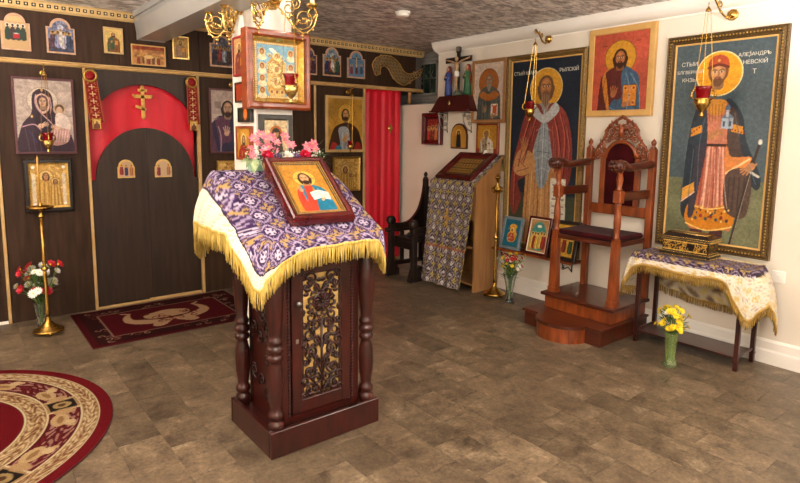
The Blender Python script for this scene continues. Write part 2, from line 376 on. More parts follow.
def bust(c, cx=.5, hy=.33, r=.1, robe='6a2a2a', mantle='2f5a7a', halo='d8a030', skin='c08a58', hair='3a2214', beard='3a2214', bk=None, fold=None, hb=True, openb=False, old=False, longhair=True, halor=2.3, cap=None, bookcol='c8862a'):
    A = c.A
    if halo:
        c.ell(cx, hy-.1*r, halor*r, halor*r, halo); c.ring(cx, hy-.1*r, halor*r, .12*r, tuple(hexc(halo)*.6))
    t = hy+1.5*r
    c.poly([(cx-1.0*r, t), (cx-2.6*r, t+.8*r), (cx-3.7*r, t+2.2*r), (cx-4.1*r, A-.06), (cx-3.9*r, A+.1), (cx+3.9*r, A+.1), (cx+4.1*r, A-.06), (cx+3.7*r, t+2.2*r), (cx+2.6*r, t+.8*r), (cx+1.0*r, t)], robe)
    if mantle:
        c.poly([(cx+.9*r, t), (cx+2.6*r, t+.8*r), (cx+3.8*r, t+2.2*r), (cx+4.1*r, A-.06), (cx+3.9*r, A+.1), (cx-1.6*r, A+.1), (cx-1.2*r, A-1.6*r), (cx+.6*r, A-2.2*r), (cx+.35*r, t+2*r)], mantle)
        c.poly([(cx-1.0*r, t), (cx-2.7*r, t+.8*r), (cx-2.4*r, t+2.8*r), (cx-1.7*r, A), (cx-2.2*r, A), (cx-3.4*r, t+2.2*r), (cx-2.2*r, t+.2*r)], mantle if fold is None else fold)
    rd = tuple(hexc(robe)*.55); ml = tuple(np.clip(hexc(mantle or robe)*1.35, 0, 1)); mdk = tuple(hexc(mantle or robe)*.55)
    c.folds([[(cx-.2*r, t+.6*r), (cx-.5*r, t+2.4*r), (cx-.3*r, A)], [(cx-1.5*r, t+1.*r), (cx-2*r, t+3*r), (cx-2.6*r, A)], [(cx-2.6*r, t+1.6*r), (cx-3*r, t+3*r), (cx-3.6*r, A)]], rd, .1*r)
    c.folds([[(cx+1.2*r, t+.4*r), (cx+1.2*r, t+2.4*r), (cx+.6*r, A-1.8*r)], [(cx+2.4*r, t+1.*r), (cx+2.8*r, t+2.6*r), (cx+2.6*r, A)], [(cx+.2*r, A-1.6*r), (cx+1.5*r, A-1.2*r), (cx+3*r, A-.6*r)]], ml, .09*r)
    c.folds([[(cx+1.8*r, t+.7*r), (cx+2.*r, t+2.4*r), (cx+1.4*r, A)], [(cx+3.2*r, t+1.8*r), (cx+3.4*r, A)]], mdk, .09*r)
    face(c, cx, hy, r, skin, hair, beard, old=old, longhair=longhair, cap=cap)
    if hb:
        book(c, cx+.9*r, t+2.3*r, cx+3.*r, min(t+4.9*r, A-.25*r), '#' and ('efe9d8' if openb else bookcol), openb)
        hand(c, cx+1.2*r, min(t+4.9*r, A-.5*r), .42*r, skin, -.3)
        hand(c, cx-1.3*r, t+3.3*r, .48*r, skin, -PI/2+.15)
    return c
def figures(c, n=5, y=.5, h=.35, cols=('7a2a22', '2c4a6a', '8a6a2a', '3a5a3a', 'a05030'), halo='e0b050'):
    for i in range(n):
        x = .18+.64*i/max(1, n-1)+rng.uniform(-.02, .02); yy = y+rng.uniform(-.03, .03); r = h*.1; k = cols[i % len(cols)]
        c.poly([(x-.5*r, yy), (x-1.7*r, yy+2.2*r), (x-1.9*r, yy+h), (x+1.9*r, yy+h), (x+1.7*r, yy+2.2*r), (x+.5*r, yy)], k)
        c.line([(x, yy+1.8*r), (x-.4*r, yy+h)], .35*r, tuple(np.clip(hexc(k)*1.5, 0, 1))); c.line([(x+.8*r, yy+2.2*r), (x+.6*r, yy+h)], .3*r, tuple(hexc(k)*.5))
        c.ell(x, yy-.4*r, 1.6*r, 1.6*r, halo); c.ell(x, yy-.3*r, .8*r, 1.05*r, 'b07a4c'); c.ell(x, yy-1.05*r, .85*r, .5*r, '3a2416')
    return c
def scrolls(c, n, col, x0=0, y0=0, x1=1, y1=None, s=.06, w=.012, op=1.):
    y1 = c.A if y1 is None else y1
    for _ in range(n):
        x, y, a, q = rng.uniform(x0, x1), rng.uniform(y0, y1), rng.uniform(0, 6.28), rng.choice([-1, 1])
        P = [(x+s*(1-t*.75)*math.cos(a+q*t*5), y+s*(1-t*.75)*math.sin(a+q*t*5)) for t in np.linspace(0, 1, 6)]
        c.line(P, w, col, True, op)
    return c
def picture(c, name, parent, m=None, depth=0., x0=None, z0=0., mask=None, bulge=None):
    """flat painted panel facing local -Y, centred on x, standing from z0"""
    x0 = -c.wm/2 if x0 is None else x0
    c.noise(.10, int(c.wm*150)+8); c.noise(.08, int(c.wm*60)+4); c.C = np.clip(c.C, 0, 1)
    V = np.zeros((c.ny, c.nx, 3)); V[..., 0] = x0+c.X*c.wm; V[..., 2] = z0+c.hm-c.Y*c.wm; V[..., 1] = -depth
    if bulge is not None: V[..., 1] -= bulge
    return obj(name, gridmesh(name, V[:, ::-1], c.C[:, ::-1], None if mask is None else mask[:, ::-1]), m or M_paint, parent)

def molding(w, h, prof, m, parent, name='frame', z0=0., lab=None):
    """mitred frame: prof = [(inset from outer edge, depth towards viewer)], local XZ, facing -Y"""
    b = MB(); n = len(prof)
    vs = []
    for (cx, cz) in ((-1, 0), (1, 0), (1, 1), (-1, 1)):
        for ins, d in prof:
            vs.append((cx*(w/2-ins), -d, z0+(ins if cz == 0 else h-ins)))
    fs = []
    for k in range(4):
        for i in range(n-1):
            a, b2 = k*n+i, ((k+1) % 4)*n+i; fs.append((a, b2, b2+1, a+1))
        fs.append((k*n+n-1, ((k+1) % 4)*n+n-1, ((k+1) % 4)*n, k*n))
    b.add(vs, fs); o = b.build(name, m, parent)
    if lab: o['label'] = lab
    return o
def beads(w, h, ins, d, step, r, m, parent, z0=0., name='beading'):
    b = MB(); W2, H = w-2*ins, h-2*ins
    for L, f in ((W2, lambda t: (-W2/2+t, z0+ins)), (W2, lambda t: (-W2/2+t, z0+h-ins)), (H, lambda t: (-W2/2, z0+ins+t)), (H, lambda t: (W2/2, z0+ins+t))):
        k = max(2, int(L/step))
        for i in range(k+1):
            x, z = f(L*i/k); b.ball((x, -d, z), r, 6)
    o = b.build(name, m, parent); o['kind'] = 'stuff'; return o

def facing(side):   # rotation about z for a thing on a wall
    return 0 if side == 'screen' else -PI/2
def icon(name, label, side, a0, a1, z0, z1, painter, frame, fw, dep=.03, group=None, rz=None, tilt=0., off=.0, prof='flat', pm=None, bead=None, category='icon', liner=None, res=230, at=None, lean=0.):
    """a0,a1: extent along the wall (x on the screen, y on the right wall)"""
    w = abs(a1-a0); h = z1-z0; c = (a0+a1)/2
    if side == 'screen': loc = (c, YI-.012-off, z0); r = 0
    else: loc = (XW-off-.002, c, z0); r = -PI/2
    if at: loc = at[0]; r = at[1]
    t = thing(name, label, category, loc, 0, group, rot=(lean, 0, r))
    if prof == 'flat': pr = [(0, 0), (0, dep), (fw*.15, dep+.003), (fw*.9, dep+.003), (fw, dep-.006), (fw, 0)]
    elif prof == 'bevel': pr = [(0, 0), (0, dep), (fw*.2, dep+.012), (fw*.5, dep+.008), (fw*.8, dep-.004), (fw, dep-.012), (fw, 0)]
    elif prof == 'deep': pr = [(0, 0), (0, dep*.85), (fw*.06, dep*.96), (fw*.16, dep), (fw*.34, dep), (fw*.42, dep*.93), (fw*.45, dep*.8), (fw, dep*.35), (fw, 0)]
    elif prof == 'ornate': pr = [(0, 0), (0, dep*.7), (fw*.12, dep*.95), (fw*.25, dep*.8), (fw*.4, dep*1.05), (fw*.62, dep*1.1), (fw*.78, dep*.75), (fw*.88, dep*.8), (fw, dep*.4), (fw, 0)]
    molding(w, h, pr, frame, t)
    iw, ih = w-2*fw, h-2*fw; zz = fw; d = dep*.45 if prof != 'flat' else dep-.004
    if liner:
        lm, lw = liner; o = molding(iw, ih, [(0, 0), (0, d+.006), (lw, d+.002), (lw, 0)], lm, t, 'liner', zz); iw -= 2*lw; ih -= 2*lw; zz += lw
    if bead: beads(w, h, bead[0], bead[1], bead[2], bead[3], bead[4], t)
    cv = painter(iw, ih, res)
    picture(cv, 'painting', t, pm, max(.004, d), z0=zz)
    b = MB().box(-w/2+.004, w/2-.004, -.003, 0, .004, h-.004); b.build('back_board', M_dark, t)
    return t

# ------------------------------------------------------------------ room shell
def struct(name, mb, m): return tag(mb.build(name, m), kind='structure')
struct('wall_right', MB().box(XW, XW+.12, -1.6, 4.715, 0, CZ).box(XW, XW+.12, 4.715, 6.3, 0, 1.85), M_wall)
struct('wall_niche', MB().box(XW+.12, 4.62, 4.66, 4.715, 1.6, CZ).box(XW+.12, 4.62, 4.66, 6.3, 1.78, 1.85), M_wall)
b = MB()
b.box(4.60, 4.72, 4.66, 5.07, 1.6, CZ).box(4.60, 4.72, 5.07, 6.3, 1.6, 2.0).box(4.60, 4.72, 5.07, 6.3, 2.36, CZ).box(4.60, 4.72, 5.62, 6.3, 2.0, 2.36)
struct('wall_outer', b, M_grey)
struct('wall_far', MB().box(-1.5, 4.72, 6.3, 6.4, 0, CZ), M_wall)
struct('wall_left', MB().box(-1.5, -1.4, -1.6, 6.3, 0, CZ), M_wall)
struct('wall_back', MB().box(-1.5, XW+.12, -1.7, -1.6, 0, CZ), M_wall)
# niche window: frame, horizontal boards, leaded panes
wnd = thing('window_1', 'small leaded window with green panes in the corner niche', 'window', (4.6, 5.345, 2.18)); del wnd['category']; del wnd['label']; wnd['kind'] = 'structure'
MB().box(-.03, .0, -.275, .275, -.2, -.175).box(-.03, .0, -.275, .275, .165, .19).box(-.03, 0, -.275, -.25, -.2, .19).box(-.03, 0, .25, .275, -.2, .19).build('window_frame', M_grey, wnd)
cv = Cv(.5, .36, '22332a', 120)
for k in range(70): cv.ell(rng.random(), rng.random()*cv.A, rng.uniform(.02, .06), rng.uniform(.02, .05), ['1a2a22', '3c5a3e', '587a58', '2a3e34'][k % 4], rng.random()*3)
o = picture(cv, 'pane', wnd, M_matpaint, 0, z0=-.18); o.rotation_euler = (0, 0, -PI/2); o.location = (.012, 0, 0)
b = MB()
for k in range(9):
    y0, z0 = rng.uniform(-.22, .22), rng.uniform(-.15, .13); b.tube([(0, y0, z0-.05), (-.004, y0+.04, z0), (0, y0+.01, z0+.06)], .004, 5)
for y in (-.12, 0, .12): b.box(-.006, .006, y-.004, y+.004, -.18, .18)
b.box(-.006, .006, -.25, .25, -.004, .004); b.build('lead_came', M_silver, wnd)
for k, z in enumerate((1.87, 1.905, 1.94, 1.975)):
    o = MB().box(4.575, 4.60, 4.72, 6.2, z, z+.03, ch=.003).build('trim_%d' % (k+3), M_grey); o['kind'] = 'structure'
for k, z in enumerate((2.385, 2.42)):
    o = MB().box(4.575, 4.60, 4.72, 6.2, z, z+.03, ch=.003).build('trim_%d' % (k+7), M_grey); o['kind'] = 'structure'
# ceiling: mottled textured coating
m = bpy.data.materials.new('mottled_ceiling'); m.use_nodes = True; nt = m.node_tree; N = nt.nodes; L = nt.links; bs = N['Principled BSDF']; bs.inputs['Roughness'].default_value = .45
tc = N.new('ShaderNodeTexCoord'); mp = N.new('ShaderNodeMapping'); mp.inputs['Scale'].default_value = (1, 2.1, 1); mp.inputs['Rotation'].default_value = (0, 0, .67); L.new(tc.outputs['Object'], mp.inputs[0])
n1 = N.new('ShaderNodeTexNoise'); n1.inputs['Scale'].default_value = 9.5; n1.inputs['Detail'].default_value = 7; n1.inputs['Roughness'].default_value = .72; n1.inputs['Distortion'].default_value = .5; L.new(mp.outputs[0], n1.inputs[0])
rp = N.new('ShaderNodeValToRGB'); E = rp.color_ramp.elements
E[0].position = .38; E[0].color = (*srgb('7a726e'), 1); E[1].position = .66; E[1].color = (*srgb('fffaf4'), 1)
e = E.new(.47); e.color = (*srgb('a8a09b'), 1); e = E.new(.53); e.color = (*srgb('dad3cd'), 1); e = E.new(.58); e.color = (*srgb('e2dad2'), 1)
L.new(n1.outputs[0], rp.inputs[0]); L.new(rp.outputs[0], bs.inputs['Base Color'])
bp = N.new('ShaderNodeBump'); bp.inputs['Strength'].default_value = .25; bp.inputs['Distance'].default_value = .004; L.new(n1.outputs[0], bp.inputs['Height']); L.new(bp.outputs[0], bs.inputs['Normal'])
M_ceil = m
struct('ceiling', MB().box(-1.5, 4.72, -1.7, 6.4, CZ, CZ+.1), M_ceil)
# coved cornice, baseboards
def extr_y(prof, y0, y1): return MB().prism(prof, y0, y1, 'y')
R = .085
prof = [(XW, CZ-.105), (XW, CZ)]+[(XW-.10, CZ), (XW-.10, CZ-.012)]+[(XW-.012-R+R*math.sin(a)+.0, CZ-.012-R+R*math.cos(a)) for a in np.linspace(0.0, PI/2, 7)]+[(XW-.012, CZ-.105)]
# concave cove: replace arc by its mirror about the diagonal
arc = [(XW-.095+R*(1-math.cos(a)), CZ-.012-R*math.sin(a)) for a in np.linspace(0, PI/2, 8)]
prof = [(XW, CZ), (XW-.105, CZ), (XW-.105, CZ-.012)]+arc+[(XW-.010, CZ-.108), (XW, CZ-.108)]
struct('trim_1', extr_y(prof, -1.6, 4.72), M_white)
struct('baseboard_right', MB().prism([(XW, 0), (XW-.022, 0), (XW-.022, .085), (XW-.017, .1), (XW-.017, .15), (XW-.006, .165), (XW, .165)], -1.6, 5.28, 'y'), M_white)
# floor slab and tiles
struct('floor', MB().box(-1.5, XW+.1, -1.7, 6.4, -.12, -.008), mat('grout', '4a4034', '55493c', .7))
flo = bpy.data.objects['floor']
m = bpy.data.materials.new('stone_floor_tile'); m.use_nodes = True; nt = m.node_tree; N = nt.nodes; L = nt.links; bs = N['Principled BSDF']
tc = N.new('ShaderNodeNewGeometry'); oi = N.new('ShaderNodeObjectInfo')
ad = N.new('ShaderNodeMath'); ad.operation = 'ADD'; L.new(oi.outputs['Random'], ad.inputs[0]); L.new(tc.outputs['Random Per Island'], ad.inputs[1])
fr = N.new('ShaderNodeMath'); fr.operation = 'FRACT'; L.new(ad.outputs[0], fr.inputs[0])
sc = N.new('ShaderNodeMath'); sc.operation = 'MULTIPLY'; sc.inputs[1].default_value = 37; L.new(fr.outputs[0], sc.inputs[0])
n1 = N.new('ShaderNodeTexNoise'); n1.noise_dimensions = '4D'; n1.inputs['Scale'].default_value = 7; n1.inputs['Detail'].default_value = 12; n1.inputs['Roughness'].default_value = .78; n1.inputs['Distortion'].default_value = .3
L.new(tc.outputs['Position'], n1.inputs['Vector']); L.new(sc.outputs[0], n1.inputs['W'])
rp = N.new('ShaderNodeValToRGB'); E = rp.color_ramp.elements; E[0].position = .34; E[0].color = (*srgb('2c241c'), 1); E[1].position = .7; E[1].color = (*srgb('ab9a7d'), 1)
e = E.new(.42); e.color = (*srgb('5a4b3a'), 1); e = E.new(.56); e.color = (*srgb('786650'), 1)
L.new(n1.outputs[0], rp.inputs[0])
n2 = N.new('ShaderNodeTexNoise'); n2.inputs['Scale'].default_value = 55; n2.inputs['Detail'].default_value = 7; n2.inputs['Roughness'].default_value = .75; L.new(tc.outputs['Position'], n2.inputs['Vector'])
mr = N.new('ShaderNodeMapRange'); mr.inputs[3].default_value = .64; mr.inputs[4].default_value = 1.02; L.new(fr.outputs[0], mr.inputs[0])
mr2 = N.new('ShaderNodeMapRange'); mr2.inputs[1].default_value = .3; mr2.inputs[2].default_value = .7; mr2.inputs[3].default_value = .58; mr2.inputs[4].default_value = 1.42; L.new(n2.outputs[0], mr2.inputs[0])
mm = N.new('ShaderNodeMath'); mm.operation = 'MULTIPLY'; L.new(mr.outputs[0], mm.inputs[0]); L.new(mr2.outputs[0], mm.inputs[1])
vs = N.new('ShaderNodeVectorMath'); vs.operation = 'SCALE'; L.new(rp.outputs[0], vs.inputs[0]); L.new(mm.outputs[0], vs.inputs['Scale']); L.new(vs.outputs[0], bs.inputs['Base Color'])
bs.inputs['Roughness'].default_value = .42
bp = N.new('ShaderNodeBump'); bp.inputs['Strength'].default_value = .25; bp.inputs['Distance'].default_value = .003; L.new(n2.outputs[0], bp.inputs['Height']); L.new(bp.outputs[0], bs.inputs['Normal'])
M_tile = m
TX, TY = .2025, .305; tiles = []
def cam_px(p):
    d = Vector(p)-CAMP; z = d.dot(_f); return (400+570.85*d.dot(_r2)/z, 207.24-570.85*d.dot(_u2)/z) if z > .1 else (-999, -999)
for i in range(-10, 26):
    for j in range(-7, 22):
        x0 = .145+i*TX; y0 = .1+j*TY+(i % 2)*TY*.5
        if x0+TX > -1.5 and x0 < XW+.1 and y0 < 6.3:
            px = cam_px((x0+TX/2, y0+TY/2, 0)); vis = -25 < px[0] < 825 and 200 < px[1] < 505 and y0 < 5.3 and x0 < XW
            tiles.append((0 if vis else 1, (x0-0)**2+y0**2, x0, y0))
tiles.sort()
g = .0006
tm = MB().box(g, TX-g, g, TY-g, -.008, 0, ch=.0006).me('floor_tile'); tm.materials.append(M_tile)
bt = MB()
for k, (v, d, x0, y0) in enumerate(tiles):
    if k < 292 and v == 0: o = bpy.data.objects.new('floor_tile', tm); COL.objects.link(o); o.parent = flo; o.location = (x0, y0, 0)
    else: bt.box(max(x0+g, -1.5), min(x0+TX-g, XW+.1), y0+g, y0+TY-g, -.008, 0)
o = bt.build('tile_field', M_tile, flo); o['kind'] = 'stuff'
# grey overhead beam (runs from the screen over the room)
b = MB(); b.prism([(1.315, 2.265), (1.53, 2.265), (1.53, CZ), (1.315, CZ), (1.295, 2.4)], 5.17, -1.6, 'y')
b.box(1.285, 1.315, 5.17, -1.6, 2.44, CZ); b.box(1.31, 1.535, 5.17, 5.18, 2.262, CZ)
struct('trim_2', b, M_duct)
# pillar
struct('wall_pillar', MB().box(1.54, 1.80, 3.4, 3.75, 0, CZ, ch=.004), M_white)

# ------------------------------------------------------------------ icon screen
scr = thing('icon_screen', 'long dark wooden icon screen with pale gilt mouldings across the far end of the room', 'icon screen', (0, YI, 0))
def sp(name, x0, x1, z0, z1, m, y0=0., y1=.03, ch=0.002, kind=None):
    o = MB().box(x0, x1, y0, y1, z0, z1, ch=ch).build(name, m, scr)
    if kind: o['kind'] = kind
    return o
for x0, x1 in ((-1.39, .302), (.327, .913), (1.852, 2.45), (2.452, 3.043), (3.067, 3.663)): sp('wood_panel', x0, x1, .0, 2.012, M_screen)
for x0, x1 in ((-1.39, -.05), (-.048, 1.19), (1.192, 1.86), (1.862, 2.9), (2.902, 4.06), (4.062, 4.42)): sp('frieze_panel', x0, x1, 2.045, 2.417, M_screen)
sp('end_panel', 4.421, 4.51, 2.045, 2.417, M_gpanel)['label'] = 'grey end panel of the frieze'
sp('frieze_top', 4.27, 4.51, 2.41, 2.415, M_gpanel, .0, .3)
for x0, x1 in ((.302, .324), (.913, .935), (1.824, 1.850), (3.044, 3.066), (3.664, 3.69)): sp('batten', x0, x1, 0, 2.012, M_strip, -.014, .03, .003)
b = MB(); b.prism([(0, 2.008), (-.022, 2.012), (-.03, 2.022), (-.024, 2.032), (-.034, 2.04), (-.034, 2.046), (0.03, 2.046), (.03, 2.008)], -1.39, 4.52, 'x'); b.build('lower_moulding', M_strip, scr)
b = MB(); b.prism([(0, 2.413), (-.012, 2.413), (-.02, 2.422), (-.03, 2.424), (-.03, 2.43), (0, 2.43)], -1.39, 4.52, 'x'); b.build('cornice_bead', M_strip2, scr)
b = MB(); b.prism([(0.03, 2.43), (-.034, 2.43), (-.034, 2.475), (0.03, 2.475)], -1.39, 4.52, 'x'); b.build('cornice_band', M_strip2, scr)
b = MB(); b.prism([(0.03, 2.474), (-.04, 2.474), (-.052, CZ-.001), (.03, CZ-.001)], -1.39, 4.52, 'x'); b.build('cornice_cap', M_strip2, scr)
dm = MB()
dm.box(-.014, .014, -.0365, -.03, -.013, .013); dme = dm.me('dentil'); dme.materials.append(M_dark)
pm_ = MB().ball((0, -.038, 0), .0068, 6).me('stud'); pm_.materials.append(M_wax2)
for k in range(112):
    x = -.98+.0495*k
    if x > 4.5: break
    o = obj('dentil', dme, None, scr, (x, 0, 2.4525)); s_ = obj('stud', pm_, None, o)
# arched opening: two spandrels with gold edge, jamb sides
cx, czz, r = 1.3795, 1.462, .444
arc = [(cx-r*math.cos(a), czz+r*math.sin(a)) for a in np.linspace(0, PI/2, 14)]
MB().prism([(.936, 2.011)]+arc+[(cx, 2.011)], .001, .03, 'y').build('arch_spandrel', M_door, scr)
arc2 = [(cx+r*math.cos(a), czz+r*math.sin(a)) for a in np.linspace(0, PI/2, 14)]
MB().prism([(1.823, 2.011)]+arc2+[(cx, 2.011)], .001, .03, 'y').build('arch_spandrel', M_door, scr)
MB().box(.936, 1.823, -.004, .05, 0, .014, ch=.002).build('threshold', M_strip, scr)
# turned post that carries the frieze on the niche sill
b = MB(); b.lathe([(.022, 0), (.022, .02), (.03, .03), (.026, .05), (.018, .07), (.024, .11), (.024, .14)], (4.33, .0, 1.868), 12); b.build('turned_post', M_oak, scr)
# side door foot at the far left
MB().box(-.9, .30, -.006, 0, .0, .025, ch=.002).build('door_foot_strip', M_white, scr)
# two leaves of the central door
for k, (x0, x1) in enumerate(((.938, 1.3785), (1.3805, 1.821))):
    t = thing('door_%d' % (k+1), 'x', 'x', (0, YI, 0)); del t['label']; del t['category']; t['kind'] = 'structure'
    q = [(cx-.405*math.cos(a) if k == 0 else cx+.405*math.cos(a), 1.10+.44*math.sin(a)) for a in np.linspace(0, PI/2, 14)]
    xe = x1 if k == 0 else x0
    q[-1] = (xe, 1.54)
    q = [(min(p[0], xe) if k == 0 else max(p[0], xe), p[1]) for p in q]
    xo = x0 if k == 0 else x1
    MB().prism([(xo, .018)]+[(xo, 1.09)]+q+[(xe, .018)], .008, .034, 'y').build('door_leaf', M_door, t)
    MB().prism([(xe-.004, .02), (xe+.004, .02), (xe+.004, 1.535), (xe-.004, 1.535)], .004, .01, 'y').build('meeting_bead', M_door, t) if k == 0 else None
MB().box(1.35, 1.81, YI-.012, YI-.006, .016, .03).build('threshold_bar', M_strip2); tag(bpy.data.objects['threshold_bar'], 'thin gilt bar at the foot of the dark arched door', 'bar')
# folded cloths
def curtain(name, x0, x1, z0, z1, y, m, label, cat_, folds=9, amp=.018, zt=1.0, parent=None):
    H, Wd = 40, 120; V = np.zeros((H, Wd, 3)); u = np.linspace(0, 1, Wd)[None, :]; v = np.linspace(0, 1, H)[:, None]
    ph = folds*2*PI*(u+.012*np.sin(9*u+3*v)); f = np.sin(ph)*.6+.4*np.sin(ph*.47+1.3)
    V[..., 0] = x0+(x1-x0)*(u+.004*np.sin(ph)); V[..., 1] = y+amp*f*(.55+.45*v); V[..., 2] = z1+(z0-z1)*v+.0*u
    me = gridmesh(name, V); o = obj(name, me, m, parent); sm = o.modifiers.new('thick', 'SOLIDIFY'); sm.thickness = .002
    if label: tag(o, label, cat_)
    return o
curtain('sanctuary_curtain', .945, 1.815, 1.02, 1.98, 5.36, M_redcurt, 'red satin curtain in the arch above the dark double door', 'curtain', 5, .005)
cu = thing('doorway_curtain', 'long red satin curtain with gold fringed hem in the right doorway', 'curtain', (0, 0, 0))
curtain('curtain_panel', 3.692, 4.205, .05, 2.01, 5.30, M_redcurt, None, None, 5, .016, parent=cu)
def strands(pts, L, m, parent, name='fringe', step=.006, thick=.0035, jit=.12, out=None):
    """short hanging cords below a polyline"""
    P = [Vector(p) for p in pts]; b = MB(); acc = 0
    for a, c in zip(P[:-1], P[1:]):
        d = (c-a).length; n = max(1, int(d/step))
        for i in range(n):
            p = a.lerp(c, i/n); l = L*(1-jit*random.random()*1.6); w = thick*random.uniform(.8, 1.2)
            dx, dy = random.uniform(-.006, .006), random.uniform(-.006, .006)
            q = p+Vector((dx, dy, -l)); vs = []
            for (pp, ww) in ((p, w), (p.lerp(q, .5)+Vector((random.uniform(-.003, .003), random.uniform(-.003, .003), 0)), w*.9), (q, w*.7)):
                for k in range(3): vs.append(pp+Vector((ww*math.cos(2.1*k+dx*99), ww*math.sin(2.1*k+dx*99), 0)))
            b.add(vs, [(0, 1, 4, 3), (1, 2, 5, 4), (2, 0, 3, 5), (3, 4, 7, 6), (4, 5, 8, 7), (5, 3, 6, 8), (6, 7, 8)], True)
    o = b.build(name, m, parent); o['kind'] = 'stuff'; return o
hp = [(3.692+.513*i/40, 5.30+.016*math.sin(5*2*PI*i/40)*.8, .058) for i in range(41)]
strands(hp, .05, M_fringe, cu, step=.007)
b = MB(); b.box(-.035, .035, 0, .004, -.01, .01).box(-.01, .01, 0, .004, -.06, .045).lathe([(.03, -.003), (.03, .004)], (0, 0, 0), 16, Matrix.Rotation(PI/2, 4, 'X'))
o = b.build('embroidered_cross', M_gold, cu, (4.03, 5.262, 1.58))
def ortho_cross(b, s, y0=0, y1=.01, w=.08):
    W2 = w*s
    b.box(-W2, W2, y0, y1, -.5*s, .5*s, ch=.002); b.box(-.27*s, .27*s, y0, y1, .12*s, .12*s+2*W2, ch=.002); b.box(-.14*s, .14*s, y0, y1, .33*s, .33*s+1.6*W2, ch=.002)
    b.box(-.17*s, .17*s, y0, y1, -.25*s, -.25*s+1.7*W2, Matrix.Rotation(.35, 4, 'Y'), ch=.002)
    for p in ((0, .5), (-.27, .2), (.27, .2), (0, -.5)): b.ball((p[0]*s, (y0+y1)/2, p[1]*s), W2*.9, 8)
    return b
o = ortho_cross(MB(), .27, w=.055).build('gold_cross', M_pqc, None, (1.375, 5.322, 1.76)); tag(o, 'gold three-barred cross on the red curtain in the arch', 'cross')

# sashes hung beside the arch
def sash(x, z, dx, label):
    t = thing('embroidered_sash', label, 'sash', (x, YI-.02, z), group=None)
    cv = Cv(.095, .40, '8a1016', 420)
    for s_ in (.04, .96): cv.line([(s_, 0), (s_, cv.A)], .03, 'd9b05a', False)
    for y in np.arange(.5, cv.A, .62):
        cv.line([(.5, y-.2), (.5, y+.2)], .07, 'ecd9a0', False); cv.line([(.3, y), (.7, y)], .07, 'ecd9a0', False)
        for q in (-1, 1): cv.line([(.5+q*.3, y+.2), (.5+q*.2, y+.32), (.5+q*.34, y+.4)], .03, 'd9b05a')
    scrolls(cv, 26, 'cf9f58', .1, .3, .9, cv.A, .06, .02)
    V = np.zeros((cv.ny, cv.nx, 3)); tt = cv.Y/cv.A
    V[..., 0] = (cv.X-.5)*.094*(1+.2*tt)+dx*tt**1.3; V[..., 1] = -.012-.006*np.sin(6*tt); V[..., 2] = -.02-tt*.385
    o = obj('sash_cloth', gridmesh('sash', V[:, ::-1], cv.C[:, ::-1]), M_cloth, t)
    b = MB(); b.lathe([(.034, 0), (.034, .016), (.04, .024), (.05, .022), (.054, .012), (.054, 0)], (0, 0, 0), 24, Matrix.Rotation(PI/2, 4, 'X'), wob=lambda a: .02*math.sin(16*a)); b.build('gilt_rosette', M_goldorn, t, (0, -.004, -.035))
    b = MB(); b.lathe([(.034, 0), (.034, .004)], (0, 0, 0), 20, Matrix.Rotation(PI/2, 4, 'X')); b.tube(spiral((0, 0), .028, .004, 2, 0, 24, depth=-.007), .0025, 5); b.build('red_boss', M_redsash, t, (0, -.022, -.035))
    u = obj('sash_icon', None) if 0 else None
    cv = Cv(.05, .07, 'd8b060', 420); bust(cv, .5, .4, .12, '6a3a2a', None, 'f0d080', hb=False)
    p = picture(cv, 'end_painting', t, M_paint, .02, z0=-.455); p.location = (dx-.005, 0, 0)
    o = molding(.064, .088, [(0, 0), (0, .02), (.004, .024), (.009, .02), (.009, 0)], M_goldorn, t, 'end_frame', -.464); o.location = (dx-.005, 0, 0)
sash(.962, 1.985, .035, 'red embroidered sash with gilt rosette left of the red arch')
sash(1.775, 1.985, .012, 'red embroidered sash with gilt rosette right of the red arch')

# arched plates
def arched_icon(name, label, x0, x1, z0, z1, painter, mborder, side='screen', group=None, sh=.72, gold=None, dep=.012, y=None):
    w, h = x1-x0, z1-z0; t = thing(name, label, 'icon', ((x0+x1)/2, (YI-.004 if y is None else y), z0) if side == 'screen' else (XW-.004, (x0+x1)/2, z0), 0, group, rot=(0, 0, facing(side)))
    zs = h-w*.5*sh*1.0; rr = w*.5*sh
    def outline(k):
        a = rr-k; return [(-w/2+k, k), (w/2-k, k), (w/2-k, zs-k*.5), (rr-k, zs-k*.5)]+[((a)*math.cos(q), zs-k*.5+a*math.sin(q)) for q in np.linspace(0, PI, 15)[1:-1]]+[(-rr+k, zs-k*.5), (-w/2+k, zs-k*.5)]
    MB().prism(outline(0), -dep, 0, 'y').build('plaque', mborder, t)
    k = w*.06; cv = painter(w-2*k, h-2*k, 260)
    PX = -w/2+k+cv.X*cv.wm; PZ = k+cv.hm-cv.Y*cv.wm
    mask = (PZ <= zs-k*.5) | ((PX**2+(PZ-zs+k*.5)**2) <= (rr-k)**2+1e-9)
    # snap cells outside to the arch for a clean edge
    V = np.zeros((cv.ny, cv.nx, 3)); V[..., 0] = PX; V[..., 2] = PZ; V[..., 1] = -dep-.002
    obj('painting', gridmesh('p', V[:, ::-1], cv.C[:, ::-1], mask[:, ::-1]), M_paint, t)
    if gold: b = MB(); o_ = outline(k*.9); b.tube([(p[0], -dep-.002, p[1]) for p in o_+[o_[0]]], .003, 5); b.build('gilt_edge', gold, t)
    return t
M_peach = mat('peach_border', 'b58a6a', 'd0a88a', .45, scale=40)
